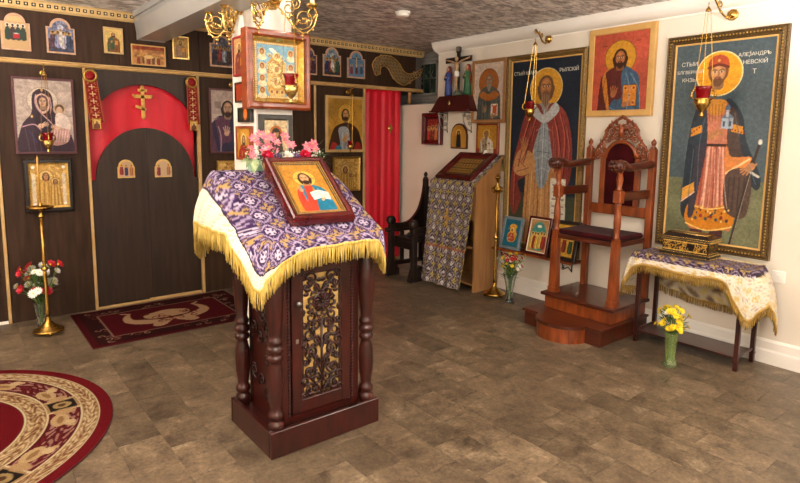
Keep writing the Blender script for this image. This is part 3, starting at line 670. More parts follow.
def feast(bg1, bg2, cols, mid=None):
    def f(w, h, res):
        c = Cv(w, h, bg1, res); c.rect(0, c.A*.6, 1, c.A, bg2); c.noise(.25, 9)
        for k in range(14): c.ell(rng.random(), rng.random()*c.A, rng.uniform(.04, .12), rng.uniform(.03, .08), cols[k % len(cols)], rng.random()*3, .6)
        figures(c, 4, c.A*.42, c.A*.42, cols)
        if mid: c.ell(.5, c.A*.25, .13, .13, mid, op=.8); c.poly([(.47, c.A*.3), (.4, c.A*.75), (.6, c.A*.75), (.53, c.A*.3)], 'efe6da'); c.ell(.5, c.A*.33, .05, .06, 'b58055')
        scrolls(c, 30, 'c8b8a0', s=.05, w=.012, op=.5); scrolls(c, 26, '241c22', s=.06, w=.016, op=.6); c.C *= .82; c.noise(.3, 16)
        return c
    return f
def supper(w, h, res):
    c = Cv(w, h, 'b9976a', res); c.rect(0, 0, 1, .3, 'a3522e'); c.poly([(.1, .3), (.2, .12), (.5, .05), (.8, .12), (.9, .3)], 'c8a878')
    for x in (.2, .4, .6, .8):
        c.ell(x, .48, .085, .085, 'f2ead8'); c.ell(x, .48, .055, .06, '3a2418'); c.poly([(x-.03, .55), (x-.1, .7), (x-.11, 1.1), (x+.11, 1.1), (x+.1, .7), (x+.03, .55)], ['2c3a2c', '24362c', '3a2c26', '2a3a34'][int(x*5) % 4])
    c.rect(.4, .86, .64, 1.05, 'a5242a'); c.ell(.52, .84, .1, .02, 'e8dcc8'); return c
def coronation(w, h, res):
    c = Cv(w, h, 'b07a48', res); c.rect(0, 0, 1, .12, '8a3c1c'); c.noise(.3, 12); figures(c, 9, .3, .24, ('7a3a2a', '9a6a3a', '5a3a2a', 'b08850')); c.ell(.5, .34, .16, .06, 'd8b070'); scrolls(c, 14, '7a2f1c', 0, .0, 1, .14, .05, .012); return c
def gold_saint(robe, mantle, bg='d8b870'):
    def f(w, h, res):
        c = Cv(w, h, bg, res); c.noise(.1, 6); bust(c, .5, .38, .1, robe, mantle, 'e8c67a', hb=True); return c
    return f
arched_icon('feast_icon', 'small arched icon of four white-haloed figures at a red table, leftmost on the frieze', .385, .572, 2.105, 2.378, supper, M_peach)
arched_icon('feast_icon', 'small arched icon with violet sky and a white central figure, second on the frieze', .676, .872, 2.108, 2.378, feast('7f86a8', '4a4a60', ('5a3a44', '8f8fb8', 'c8c0d0', '3a4a6a', 'a05838'), 'e8e4f4'), M_peach)
icon('small_icon', 'small upright gold-ground icon of a robed figure, third on the frieze', 'screen', 1.078, 1.225, 2.142, 2.352, gold_saint('3c5a40', '7a4a2a'), M_strip2, .014, .012)
icon('landscape_icon', 'wide low orange icon crowded with figures just under the beam end', 'screen', 1.284, 1.562, 2.068, 2.238, coronation, M_ochre, .01, .012)
icon('small_icon', 'small bright gold framed icon of a saint just right of the grey beam', 'screen', 1.62, 1.765, 2.145, 2.345, gold_saint('9a7a5a', '8a6a4a', 'b98f48'), M_gold, .014, .014)
arched_icon('feast_icon', 'small arched icon of a dark interior scene above the sepia saviour icon', 1.957, 2.18, 2.11, 2.398, feast('6a6a80', '3a2f34', ('2c2a3a', '8a3030', '9fb0c4', '4a3a34', '54485a')), M_peach)
arched_icon('feast_icon', 'small arched icon cut off by the framed icon on the pillar', 2.87, 3.075, 2.11, 2.385, feast('54507a', '3a3448', ('5a2a34', '44507a', '9a8a9a')), M_peach)
arched_icon('feast_icon', 'small arched icon with pale blue sky and a mourning group, right of the pillar', 3.148, 3.368, 2.112, 2.41, feast('8fa6b8', '4a4034', ('2c3f6a', '8a3a2a', 'b8a88a', '3a5a44'), 'dfe6ea'), M_peach)
arched_icon('feast_icon', 'small arched crucifixion icon beside the gilt fish-scale wing', 3.45, 3.68, 2.112, 2.404, lambda w, h, res: (lambda c: (c.noise(.15), figures(c, 3, c.A*.55, c.A*.32, ('7a2a2a', '6a3a3a', '2c4a6a')), c.line([(.5, .18), (.5, c.A*.8)], .05, '3a2418', False), c.line([(.25, .36), (.75, .36)], .045, '3a2418', False), c.line([(.5, .3), (.5, .8)], .06, 'd8b48a', False), c)[-1])(Cv(w, h, '5d7f9c', res)), M_peach)
M_pq = mat('gilt_plaque', 'c9a050', 'e0bc70', .4, .4, scale=40)
arched_icon('door_icon', 'small arched gilt icon on the left leaf of the dark door', 1.137, 1.273, 1.112, 1.268, lambda w, h, res: figures(Cv(w, h, 'c0a080', res), 3, .4, .6, ('8a2a2a', '3a3a5a', 'a86a3a')), M_pq, sh=.9, y=YI+.006)
arched_icon('door_icon', 'small arched gilt icon on the right leaf of the dark door', 1.438, 1.582, 1.108, 1.268, lambda w, h, res: figures(Cv(w, h, 'c4a684', res), 2, .4, .6, ('7a3038', '9a6a4a')), M_pq, sh=.9, y=YI+.006)

# large icons on the screen
def sepia(c):
    c.noise(.08, 14)
    for k in range(40):
        x, y = rng.random(), rng.random()*c.A; c.rect(x, y, x+rng.uniform(.05, .16), y+rng.uniform(.02, .06), ['9f8f88', 'c4b6aa', '8f7f7a'][k % 3], .45)
    return c
def theotokos(w, h, res):
    c = sepia(Cv(w, h, 'b3a298', res*1.15)); A = c.A
    c.ell(.47, .42, .27, .27, 'cdbfae'); c.ring(.47, .42, .27, .012, '8d7a70')
    c.poly([(.28, .42), (.32, .25), (.47, .17), (.62, .26), (.66, .44), (.68, .62), (.86, .85), (.97, A+.05), (.05, A+.05), (.08, .95), (.26, .68)], '35202e')
    c.poly([(.4, .58), (.56, .58), (.62, .9), (.5, 1.1), (.3, .95)], '2a1a28')
    c.poly([(.35, .44), (.37, .32), (.47, .27), (.57, .33), (.6, .46), (.56, .62), (.47, .68), (.4, .62)], 'c9a898'); c.poly([(.37, .44), (.39, .34), (.47, .3), (.55, .35), (.57, .46), (.54, .58), (.47, .63), (.41, .57)], '4a2f3c')
    face(c, .475, .44, .072, 'c39d80', None, None)
    c.line([(.36, .3), (.34, .45), (.4, .62), (.6, .86), (.66, .98)], .02, 'c7a0a4'); c.line([(.6, .34), (.62, .5), (.6, .66)], .018, 'c7a0a4')
    c.line([(.1, .95), (.3, .9), (.42, 1.02)], .022, 'b98f9c'); c.line([(.2, 1.02), (.34, 1.28)], .014, '2f3f7a')
    c.ell(.77, .58, .12, .12, 'b79d84'); c.ell(.77, .57, .08, .09, '5a4030'); c.ell(.765, .6, .058, .072, 'c9a384')
    c.poly([(.7, .68), (.84, .68), (.95, .85), (.93, 1.02), (.78, 1.06), (.68, .98)], 'd9c7bd'); c.poly([(.62, 1.0), (.92, 1.0), (.9, 1.24), (.72, 1.33), (.58, 1.28)], 'b88c86')
    for k in range(6): c.line([(.66+.05*k, 1.02), (.62+.05*k, 1.26)], .01, 'e8d2c4')
    for k in range(5): c.line([(.14+.12*k, .98+.05*k), (.2+.1*k, A)], .012, '57404e')
    hand(c, .42, .93, .05, 'c9a58c', -.4); hand(c, .72, .98, .045, 'c9a58c', -2.6)
    c.ell(.47, .2, .02, .03, 'd8b070'); c.ell(.27, .74, .02, .03, 'd8b070'); return c
def pantocrator_sepia(w, h, res):
    c = sepia(Cv(w, h, 'b5a39a', res*1.15))
    c.rect(.08, .26, .24, .42, '7d6c66', .7)
    bust(c, .40, .42, .115, '5b3550', '2e2a48', None, skin='b08a70', hair='31201c', beard='31201c', hb=False)
    hand(c, .36, 1.0, .06, 'c09a80', -PI/2); c.line([(.16, .85), (.22, 1.1), (.2, 1.5)], .03, 'a08292'); c.line([(.8, .9), (.88, 1.5)], .03, '4c4a78'); return c
icon('mother_of_god_icon', 'large sepia icon of mother and child in a maroon frame left of the arch', 'screen', .424, .840, 1.322, 1.912, theotokos, M_frame_m, .019, .016)
icon('saviour_icon', 'large sepia icon of the bearded saviour in a maroon frame, half behind the pillar', 'screen', 1.932, 2.36, 1.312, 1.912, pantocrator_sepia, M_frame_m, .018, .016)
def gilt_relief(seed, halos=((.5, .45, .2),), face_=True, blue=False):
    def f(w, h, res):
        c = Cv(w, h, 'c2964a', res*1.1); scrolls(c, 90, 'f0d488', 0, 0, 1, None, .05, .014); scrolls(c, 60, '5d3f18', 0, 0, 1, None, .05, .01)
        for (x, y, r) in halos:
            c.ell(x, y, r, r, 'e3c27a'); c.ring(x, y, r, .02, '7a5420')
            for a in np.linspace(0, 2*PI, 18): c.line([(x+.6*r*math.cos(a), y+.6*r*math.sin(a)), (x+r*math.cos(a), y+r*math.sin(a))], .008, '8a6224', False)
            c.poly([(x-.9*r, y+.8*r), (x-1.4*r, c.A), (x+1.4*r, c.A), (x+.9*r, y+.8*r)], 'b98d40')
            for k in range(7): c.line([(x+(k-3)*.3*r, y+r), (x+(k-3)*.42*r, c.A)], .012, 'e8cc84' if k % 2 else '6a4618')
            face(c, x, y, r*.38, 'a8754a', '3a2214', None)
        return c
    return f
def kazan(w, h, res):
    c = gilt_relief(1, ((.42, .38, .2), (.68, .55, .13)))(w, h, res)
    for s_ in (.08, .93): c.rect(s_-.05, .3, s_+.05, c.A-.1, 'cfc8bc', .75)
    for x in (.07, .93): c.ell(x, .08, .05, .05, 'e8e2d4'); c.ell(x, c.A-.07, .05, .05, 'e8e2d4')
    return c
icon('riza_icon', 'gilt metal-covered icon in a dark frame behind the tall brass candle stand', 'screen', .468, .790, .872, 1.28, kazan, M_ebony, .026, .03, pm=M_riza, bead=(.0, .02, .022, .009, M_ebony), liner=(M_goldorn, .014))
icon('riza_icon', 'small gilt relief icon standing low beneath the sepia saviour', 'screen', 1.99, 2.30, 1.0, 1.245, gilt_relief(3, ((.5, .4, .16),)), M_goldorn, .018, .03, pm=M_riza)
icon('riza_icon', 'small gilt relief icon beneath the icon of the brown-haired forerunner', 'screen', 3.262, 3.598, .885, 1.262, gilt_relief(4, ((.45, .4, .2), (.68, .6, .12))), M_goldorn, .024, .03, pm=M_riza, prof='bevel')
def forerunner(w, h, res):
    c = Cv(w, h, 'b98a34', res*1.1); c.noise(.18, 5)
    c.ell(.52, .36, .24, .24, 'c79a3c'); c.ring(.52, .36, .24, .01, '7d5a20')
    c.poly([(.38, .6), (.12, .8), (.05, 1.5), (.96, 1.5), (.92, .85), (.66, .6)], '3b2415')
    c.poly([(.1, 1.08), (.02, 1.5), (.3, 1.5), (.28, 1.15)], '9c2a24'); c.poly([(.8, 1.1), (.74, 1.5), (1, 1.5), (.94, 1.1)], '9c2a24')
    c.poly([(.3, .72), (.6, .76), (.58, 1.5), (.26, 1.5), (.34, 1.1)], '9aa0a6'); c.poly([(.2, 1.2), (.34, 1.14), (.4, 1.3), (.3, 1.5), (.18, 1.5)], '2f6f8a')
    for k in range(4): c.line([(.36+.06*k, .82), (.32+.07*k, 1.4)], .012, 'd0d4d6' if k % 2 else '66707a')
    c.line([(.64, .7), (.8, 1.4)], .02, '5a3a22'); face(c, .5, .38, .085, 'b98454', '3a2213', '3a2213')
    hand(c, .46, 1.0, .055, 'b98454', -.9); hand(c, .6, 1.36, .05, 'b98454', -2.4); return c
icon('forerunner_icon', 'large gold-ground icon of the brown-haired forerunner left of the red curtain', 'screen', 3.168, 3.664, 1.312, 1.912, forerunner, M_strip, .03, .022, prof='flat')
# gilt fish-scale wing
wing = [(3.794, 2.213), (3.778, 2.291), (3.848, 2.361), (3.949, 2.391), (4.056, 2.38), (4.143, 2.331), (4.215, 2.246), (4.305, 2.212), (4.419, 2.243), (4.51, 2.287), (4.461, 2.202), (4.347, 2.138), (4.25, 2.082), (4.158, 2.095), (4.071, 2.15), (4.012, 2.23), (3.954, 2.273), (3.898, 2.256), (3.876, 2.184), (3.824, 2.162)]   # outline of the carving on the frieze, metres (x, z)
wo = cat(wing, 3, True); t = thing('gilt_wing', 'gilt fish-scale wing carving on the frieze at the right end of the screen', 'carving', (4.0, YI, 2.15))
MB().prism([(p[0]-4.0, p[1]-2.15) for p in wo][::-1], -.018, -.001, 'y').build('wing_board', mat('brown_gilt', '2a190c', '3c2612', .5), t)
b = MB(); wl = MB(); n = len(wo)
def inside(x, z):
    r = False
    for k in range(n):
        a, c = wo[k], wo[(k+1) % n]
        if (a[1] > z) != (c[1] > z) and x < (c[0]-a[0])*(z-a[1])/(c[1]-a[1])+a[0]: r = not r
    return r
row = 0; z = 2.08
while z < 2.4:
    x = 3.72+(.022 if row % 2 else 0)
    while x < 4.5:
        if inside(x, z): b.tube([(x-4+.018*math.cos(a), -.020, z-2.15+.018*math.sin(a)) for a in np.linspace(0, 2*PI, 7)], .003, 4)
        x += .044
    z += .037; row += 1
o = b.build('wing_scale', M_strip2, t); o['kind'] = 'stuff'
MB().tube([(p[0]-4, -.018, p[1]-2.15) for p in list(wo)+[wo[0]]], .004, 5).build('wing_rim', M_pqc, t)

# ------------------------------------------------------------------ icons and fittings on the right wall
def text(body, size, m, parent, loc, rot, name='lettering', al='CENTER', shear=0.):
    cu_ = bpy.data.curves.new(name, 'FONT'); cu_.body = body; cu_.size = size; cu_.align_x = al; cu_.extrude = .0004; cu_.shear = shear; cu_.space_character = .95
    o = bpy.data.objects.new(name, cu_); COL.objects.link(o); dg = bpy.context.evaluated_depsgraph_get()
    me = bpy.data.meshes.new_from_object(o.evaluated_get(dg)); bpy.data.objects.remove(o); o = obj(name, me, m, parent, loc); o.rotation_euler = rot
    me.materials.clear(); me.materials.append(m); o['kind'] = 'stuff'; return o
def hermit(w, h, res):     # full-length bearded saint, dark blue ground
    c = Cv(w, h, '232b38', res); A = c.A; c.rect(0, A*.72, 1, A, '3e4436'); c.noise(.15, 5)
    c.ell(.52, .34, .235, .235, 'd39a34'); c.ring(.52, .34, .235, .008, 'f0d8a0')
    # striped inner robe, long
    c.poly([(.3, .95), (.26, 1.4), (.22, A+.1), (.8, A+.1), (.76, 1.4), (.7, .95)], 'b98a58', False)
    for k in range(9): c.line([(.32+.05*k, 1.0), (.27+.06*k, A)], .012, ['8a5a34', 'd8b484', '9a6a40'][k % 3], False, .9)
    # grey under-mantle panel
    c.poly([(.4, .55), (.64, .55), (.72, .9), (.6, 1.42), (.5, 1.56), (.42, 1.42), (.36, .9)], '8f979c')
    for q in (-.08, 0, .08): c.line([(.52+q*.6, .7), (.52+q, 1.1), (.51+q*.3, 1.5)], .008, '59636b'); 
    c.line([(.42, 1.1), (.62, 1.12)], .01, '59636b'); c.line([(.51, .6), (.51, 1.52)], .01, 'c8ced2')
    # red mantle in two falls
    c.poly([(.4, .52), (.22, .66), (.12, 1.0), (.04, 1.32), (.02, 1.75), (.1, 1.92), (.2, 1.7), (.14, 1.5), (.3, 1.38), (.36, 1.1), (.42, .9), (.5, .66)], '803a32')
    c.poly([(.62, .52), (.82, .64), (.92, .98), (.93, 1.34), (.86, 1.52), (.72, 1.44), (.66, 1.2), (.6, .9), (.54, .66)], '863c34')
    c.poly([(.14, 1.1), (.06, 1.34), (.2, 1.42), (.4, 1.3), (.34, 1.12)], 'b98a58')
    for P in ([(.34, .62), (.22, .9), (.12, 1.3)], [(.4, .66), (.3, .95), (.2, 1.25)], [(.74, .66), (.82, .95), (.8, 1.4)], [(.66, .7), (.74, 1.0), (.74, 1.36)], [(.08, 1.4), (.08, 1.8)]):
        c.line(P, .014, 'c46a5a', True, .8); c.line([(x+.02, y) for x, y in P], .012, '5c1c1c', True, .9)
    c.poly([(.36, .52), (.5, .66), (.66, .52), (.72, .62), (.52, .76), (.3, .62)], 'bcc0c0')
    face(c, .52, .33, .085, 'b0784a', '6a4a34', '7a5c44', old=True)
    for q in (-.05, -.02, .02, .05): c.line([(.52+q, .42), (.52+q*.8, .62)], .008, 'a88c70')
    hand(c, .22, 1.06, .045, 'b0784a', -PI/2)
    hand(c, .74, 1.38, .045, 'b0784a', PI)
    c.poly([(.64, 1.42), (.86, 1.42), (.88, 2.1), (.66, 2.08)], 'dcd6c4', False)
    for k in range(7): c.line([(.68, 1.5+.085*k), (.84, 1.5+.085*k)], .016, '6b6257', False, .7)
    c.line([(.47, 1.7), (.45, A)], .01, '5a3a20', False)
    for P in ([(.28, .72), (.2, 1.0)], [(.32, .8), (.26, 1.05), (.18, 1.22)], [(.38, .8), (.34, 1.0)], [(.07, 1.5), (.13, 1.56)], [(.06, 1.62), (.12, 1.7)], [(.78, .7), (.88, 1.0), (.88, 1.3)], [(.7, .8), (.78, 1.2)], [(.64, .8), (.7, 1.3)], [(.84, .8), (.9, 1.1)], [(.68, .95), (.72, 1.3)], [(.1, 1.36), (.3, 1.3)], [(.12, 1.2), (.24, 1.3)]):
        c.line(P, .007, 'd08a78', len(P) > 2, .7); c.line([(x+.012, y+.01) for x, y in P], .008, '4c1818', len(P) > 2, .7)
    for y in (.8, .95, 1.15, 1.3): c.line([(.4, y+.05), (.51, y), (.62, y+.05)], .006, 'c8ced2', False, .8)
    return c
ic = icon('hermit_saint_icon', 'tall framed icon of a white-bearded saint in a red mantle on dark blue', 'right', 2.842, 3.708, .45, 2.25, hermit, M_antq, .05, .035, prof='ornate', bead=(.022, .04, .022, .006, M_antq), liner=(M_ochre, .012))
RI = (PI/2, 0, 0)
text('СТЫЙ IѠАНЪ', .044, M_letter, ic, (-.21, -.024, 1.615), RI); text('РЫЛСКIЙ', .044, M_letter, ic, (.255, -.024, 1.615), RI)
def prince(w, h, res):
    c = Cv(w, h, '48565c', res); A = c.A; c.rect(0, A*.68, 1, A, '6d6f52'); c.noise(.12, 5)
    for k in range(14): c.line([(x_ := rng.random(), rng.random()*A*.6), (x_+.02, rng.random()*A*.6)], .006, '5d6c72', False, .5)
    c.ell(.47, .33, .235, .235, 'e09a1c'); c.ring(.47, .33, .235, .012, 'f3dca0')
    # dark cloak behind
    c.poly([(.34, .6), (.24, .76), (.18, 1.2), (.16, 1.85), (.3, 1.93), (.42, 1.6), (.44, .7)], '27303a')
    c.poly([(.6, .6), (.74, .78), (.8, 1.06), (.96, 1.42), (.92, 1.56), (.72, 1.3), (.62, 1.1), (.56, .7)], '2a333c')
    # boots
    for x in (.35, .56): c.poly([(x-.06, 1.98), (x-.07, A-.06), (x+.07, A-.06), (x+.07, 1.98)], '4a2c2c', False)
    # tunic
    c.poly([(.36, .64), (.3, .9), (.3, 1.3), (.24, 1.98), (.44, 2.04), (.62, 2.02), (.72, 1.96), (.64, 1.3), (.62, .9), (.58, .64)], 'b56a50')
    for k in range(8): c.line([(.36+.035*k, 1.1), (.3+.052*k, 1.86)], .02, ['d89880', '8f4434', 'e8b8a0'][k % 3], True, .85)
    c.poly([(.25, 1.76), (.23, 1.99), (.46, 2.05), (.72, 1.98), (.7, 1.74), (.46, 1.8)], 'c47a1e')
    c.line([(.25, 1.77), (.46, 1.81), (.7, 1.75)], .014, 'efc878'); c.line([(.23, 1.99), (.46, 2.05), (.72, 1.98)], .014, 'efc878')
    for k in range(8): c.ell(.28+.055*k, 1.89+(.03 if k % 2 else 0), .016, .02, ['8a2a2a', '3a4a5a'][k % 2])
    c.poly([(.38, .62), (.56, .62), (.54, .76), (.4, .76)], 'c8862c'); c.poly([(.38, .8), (.6, .8), (.6, 1.1), (.37, 1.1)], 'c0765a', False); c.line([(.35, 1.1), (.62, 1.1)], .03, '3a2016', False)
    # inner cloak lining
    c.poly([(.28, .72), (.36, .66), (.4, 1.1), (.34, 1.6), (.3, 1.9), (.24, 1.86), (.28, 1.3)], '3a3640')
    c.poly([(.62, .7), (.7, .8), (.74, 1.1), (.84, 1.34), (.78, 1.4), (.66, 1.24), (.6, 1.0)], '4a3a34')
    # sleeves with gold bands
    c.poly([(.3, .78), (.36, .8), (.39, 1.02), (.3, 1.1), (.21, 1.08), (.22, .92)], '2c3844')
    c.poly([(.22, .92), (.33, .88), (.34, .96), (.22, 1.01)], 'd08a28', False); c.poly([(.63, .87), (.75, .9), (.76, .98), (.64, .95)], 'd08a28', False)
    for k in range(5): c.ell(.2+.026*k, .99-.02*k, .008, .01, '7a2a1c'); c.ell(.65+.03*k, .93+.01*k, .008, .01, '7a2a1c')
    c.poly([(.16, 1.60), (.29, 1.52), (.3, 1.62), (.16, 1.74)], 'd89a3a', False); c.line([(.16, 1.75), (.3, 1.63)], .014, 'f0c0a8')
    c.poly([(.6, 1.1), (.66, 1.22), (.86, 1.22), (.78, 1.36), (.62, 1.42)], 'd08040'); c.line([(.62, 1.4), (.84, 1.24)], .02, 'efc890')
    c.poly([(.62, 1.42), (.8, 1.34), (.88, 1.5), (.84, 1.86), (.64, 1.8)], '54423a')
    for k in range(4): c.line([(.66+.05*k, 1.44), (.66+.05*k, 1.8)], .01, '3a2c28')
    # model church
    c.rect(.53, .80, .65, .92, '9aa6b4'); c.poly([(.52, .81), (.59, .74), (.66, .81)], '6a7688', False)
    c.ell(.59, .70, .026, .036, '55627a'); c.rect(.575, .72, .605, .80, 'b4bcc6')
    for x in (.56, .62): c.rect(x-.01, .84, x+.01, .9, '3a4452')
    hand(c, .45, 1.0, .045, 'b87e50', -.5)
    # sword
    c.line([(.92, 1.1), (.86, 1.36)], .026, '3a2a24', False); c.line([(.8, 1.34), (.94, 1.42)], .024, 'c8c0b0', False); c.line([(.85, 1.4), (.7, 2.26)], .028, '38302c', False); c.line([(.86, 1.4), (.71, 2.26)], .006, 'a89a80', False)
    hand(c, .86, 1.32, .04, 'b87e50', 2.4); c.ell(.93, 1.06, .02, .028, 'd8d0c0')
    face(c, .46, .32, .082, 'bd8656', '7a4a28', '6a4428', longhair=False)
    c.poly([(.36, .26), (.37, .17), (.46, .13), (.55, .17), (.56, .26), (.46, .225)], 'b34a28'); c.line([(.36, .265), (.46, .235), (.56, .265)], .03, '6a2a1a'); c.ell(.46, .19, .014, .014, 'e0b050')
    for P in ([(.36, .8), (.32, 1.1), (.33, 1.6)], [(.2, .9), (.17, 1.3), (.16, 1.8)], [(.26, 1.15), (.24, 1.7)], [(.66, .75), (.72, 1.0)], [(.84, 1.3), (.92, 1.5)], [(.6, .7), (.62, .95)]): c.line(P, .008, '5a6672', len(P) > 2, .8)
    for k in range(6): c.line([(.37+.04*k, 1.14), (.36+.05*k, 1.5), (.31+.07*k, 1.78)], .006, 'f0cdbc' if k % 2 else '6e2c22', True, .8)
    for k in range(5): c.line([(.39+.035*k, .66), (.41+.03*k, .84)], .006, '7a4a14', False, .8)
    for k in range(20): c.ell(.3+.42*rng.random(), 1.79+.16*rng.random(), .01, .012, ['f0d080', '6a2a1c', '2f4456'][k % 3])
    return c
ic = icon('prince_saint_icon', 'tall dark framed icon of a haloed prince in red cap holding a sword', 'right', 1.385, 2.166, .70, 2.232, prince, M_darkorn, .058, .04, prof='ornate', bead=(.03, .045, .021, .0065, M_goldorn), liner=(M_ochre, .012), res=250)
for bd, x, z, s_ in (('СТЫИ', -.222, 1.315, .040), ('БЛГВЕРНЫЙ', -.215, 1.262, .031), ('КНЗЬ', -.222, 1.205, .037), ('АЛЕѮАНДРЪ', .197, 1.352, .033), ('НЕВСКIЙ', .205, 1.3, .036), ('Ⱶ', .2, 1.235, .001)):
    if s_ > .01: text(bd, s_, M_letter, ic, (x, -.024, z), RI)
text('Т', .042, M_letter, ic, (.205, -.024, 1.235), RI)
def pantocrator(w, h, res):
    c = Cv(w, h, 'b5503a', res*1.1); c.noise(.1, 5); bust(c, .5, .42, .095, '5a2420', '3f5a72', 'c98f2a', 'a8683c', '3a2010', '3a2010', fold='c0782a', halor=3.0, hb=False)
    book(c, .58, .88, .82, 1.22, 'c87a24'); hand(c, .62, 1.2, .045, 'a8683c', -.3); hand(c, .4, 1.02, .05, 'a8683c', -PI/2+.1)
    for P in ([(.62, .68), (.7, .95), (.66, 1.3)], [(.7, .68), (.86, .95), (.9, 1.3)], [(.3, 1.22), (.5, 1.3), (.8, 1.28)]): c.line(P, .014, '7f9ab0', True, .8)
    c.line([(.17, .2), (.24, .2)], .01, '5a1a14', False); c.line([(.78, .16), (.86, .16)], .01, '5a1a14', False); return c
icon('saviour_icon', 'square-topped icon of the saviour on a red ground in a pale ochre frame', 'right', 2.262, 2.828, 1.672, 2.372, pantocrator, M_ochre, .05, .03, prof='flat')
def grey_elder(w, h, res):
    c = Cv(w, h, 'cdb9a8', res*1.1); c.noise(.06, 6); c.ell(.5, .5, .34, .36, 'a3602a'); c.ring(.5, .5, .34, .012, '6a3a18')
    bust(c, .52, .46, .1, '4f5450', '585c58', None, 'a07a58', '6f6a62', '8a847a', old=True, longhair=False, hb=False)
    c.poly([(.18, .84), (.3, .72), (.5, .8), (.74, .72), (.86, .86), (.5, .98)], 'b06a30')
    book(c, .6, 1.05, .84, 1.36, 'e0d8c8'); c.rect(.66, 1.1, .8, 1.3, 'b4522c'); hand(c, .66, 1.38, .05, 'a07a58', -.3); hand(c, .38, 1.22, .055, 'a07a58', -PI/2)
    for k in range(6): c.line([(.16+.05*k, .95), (.1+.06*k, c.A)], .01, '7f8480' if k % 2 else '2f3432', True, .8)
    return c
icon('elder_saint_icon', 'framed icon of a grey-bearded monk with a large red-brown halo', 'right', 3.72, 4.168, 1.632, 2.25, grey_elder, mat('tan_icon_border', '9a6e42', 'ab7e50', .45, scale=12), .035, .03)
def bishop(w, h, res):
    c = Cv(w, h, 'b98530', res*1.2); c.rect(0, c.A*.75, 1, c.A, '8a2a1a'); c.ell(.45, .32, .2, .2, 'd8a848'); bust(c, .45, .34, .09, 'a08a6a', 'd8d0bc', None, 'a07048', '6a6058', '7a7268', hb=False, old=True, longhair=False)
    for p in ((.3, .8), (.45, .75), (.3, 1.05), (.6, .7), (.42, 1.1)): c.line([(p[0]-.05, p[1]), (p[0]+.05, p[1])], .025, '3a2418', False); c.line([(p[0], p[1]-.05), (p[0], p[1]+.05)], .025, '3a2418', False)
    c.rect(.56, .86, .84, 1.24, 'e0d8c4'); [c.line([(.6, .92+.06*k), (.8, .92+.06*k)], .012, '6a5a4a', False) for k in range(5)]; c.poly([(.38, .2), (.45, .08), (.52, .2)], 'c8a040'); return c
icon('bishop_icon', 'small gold and red icon of a bishop holding a white page, below the grey-bearded monk', 'right', 3.80, 4.095, 1.28, 1.628, bishop, M_rdwood, .02, .024)
def redicon(w, h, res): c = Cv(w, h, '4a1214', res*1.2); c.rect(.1, .08, .9, c.A-.08, '8e2a24'); figures(c, 3, .6, .9, ('a8382c', '6a2420', 'b8683a'), 'd8a860'); scrolls(c, 30, 'c89078', .1, .1, .9, c.A-.1, .05, .014); return c
icon('red_icon', 'small red icon in a deep dark cherry frame left of the crucifix shelf', 'right', 4.612, 4.915, 1.402, 1.748, redicon, M_cherry, .05, .05, prof='bevel')
def nun(w, h, res): c = Cv(w, h, 'b98530', res*1.3); c.ell(.5, .4, .17, .17, 'e0b860'); c.poly([(.5, .3), (.38, .42), (.34, 1.35), (.66, 1.35), (.62, .42)], '22262c'); c.ell(.5, .42, .065, .08, 'b08058'); [c.line([(.2, .6+.12*k), (.3, .6+.12*k)], .014, '6a3a1c', False) for k in range(5)]; return c
M_archw = mat('dark_arch_frame', '3e1a10', '582818', .35, scale=10)
ai = arched_icon('arched_icon', 'small arched wooden icon of a dark-robed standing figure under the crucifix shelf', 4.232, 4.47, 1.368, 1.632, nun, M_archw, 'right', dep=.02, sh=.95, gold=M_pqc)

# small wall shelf with crucifix
t = thing('wall_shelf', 'small wall shelf with sloping dark red front on scrolled iron brackets', 'shelf', (XW, 4.36, 1.73))
b = MB(); b.v = []
vs = [(-.16, -.27, .03), (-.16, .29, .03), (-.10, -.205, .185), (-.10, .225, .185), (-.001, -.27, .03), (-.001, .29, .03), (-.001, -.205, .185), (-.001, .225, .185)]
b.add(vs, [(0, 1, 3, 2), (0, 2, 6, 4), (1, 5, 7, 3), (2, 3, 7, 6), (0, 4, 5, 1), (4, 6, 7, 5)]); b.build('shelf_body', mat('oxblood_leather', '3a0c0c', '521412', .35, scale=30), t)
MB().box(-.175, -.001, -.285, .305, .018, .032, ch=.003).build('shelf_board', M_cherry, t)
b = MB(); b.tube(spiral((.0, .0), .02, .006, 1.2, 0, 14, 'yz', 0), .003, 5); b.tube([(0, -.012, -.03), (0, .0, .035)], .004, 5); o = b.build('gilt_emblem', M_gold, t, (-.138, .03, .105))
for y in (-.17, .19):
    b = MB(); b.tube([(-.003, 0, 0), (-.003, 0, -.2)], .006, 6); b.tube([(-.003, 0, -.01), (-.14, 0, -.01)], .006, 6)
    b.tube([(-.14, 0, -.012)]+[(-.13+.12*(1-math.cos(a)), 0, -.02-.17*math.sin(a)) for a in np.linspace(.1, 1.5, 8)], .005, 6)
    b.tube(spiral((-.05, -.06), .03, .008, 1.5, 0, 16), .004, 5); b.tube(spiral((-.03, -.12), .022, .006, 1.5, 2, 14), .004, 5); b.tube(spiral((-.1, -.04), .02, .006, 1.4, 1, 14), .004, 5); b.ball((-.003, 0, -.205), .01, 8)
    b.build('scroll_bracket', M_silver, t, (0, y, .018))
t = thing('crucifix', 'dark wooden crucifix with pale figure standing on the red wall shelf', 'crucifix', (XW-.055, 4.345, 1.918))
MB().box(-.008, .008, -.022, .022, 0, .44, ch=.003).build('upright', M_ebony, t); MB().box(-.009, .009, -.19, .19, .335, .39, ch=.003).build('crossbar', M_ebony, t)
MB().box(-.012, .012, -.04, .04, .43, .51, ch=.012).build('title_board', M_ebony, t); MB().box(-.014, -.012, -.022, .022, .445, .495).build('title_plate', M_silver, t)
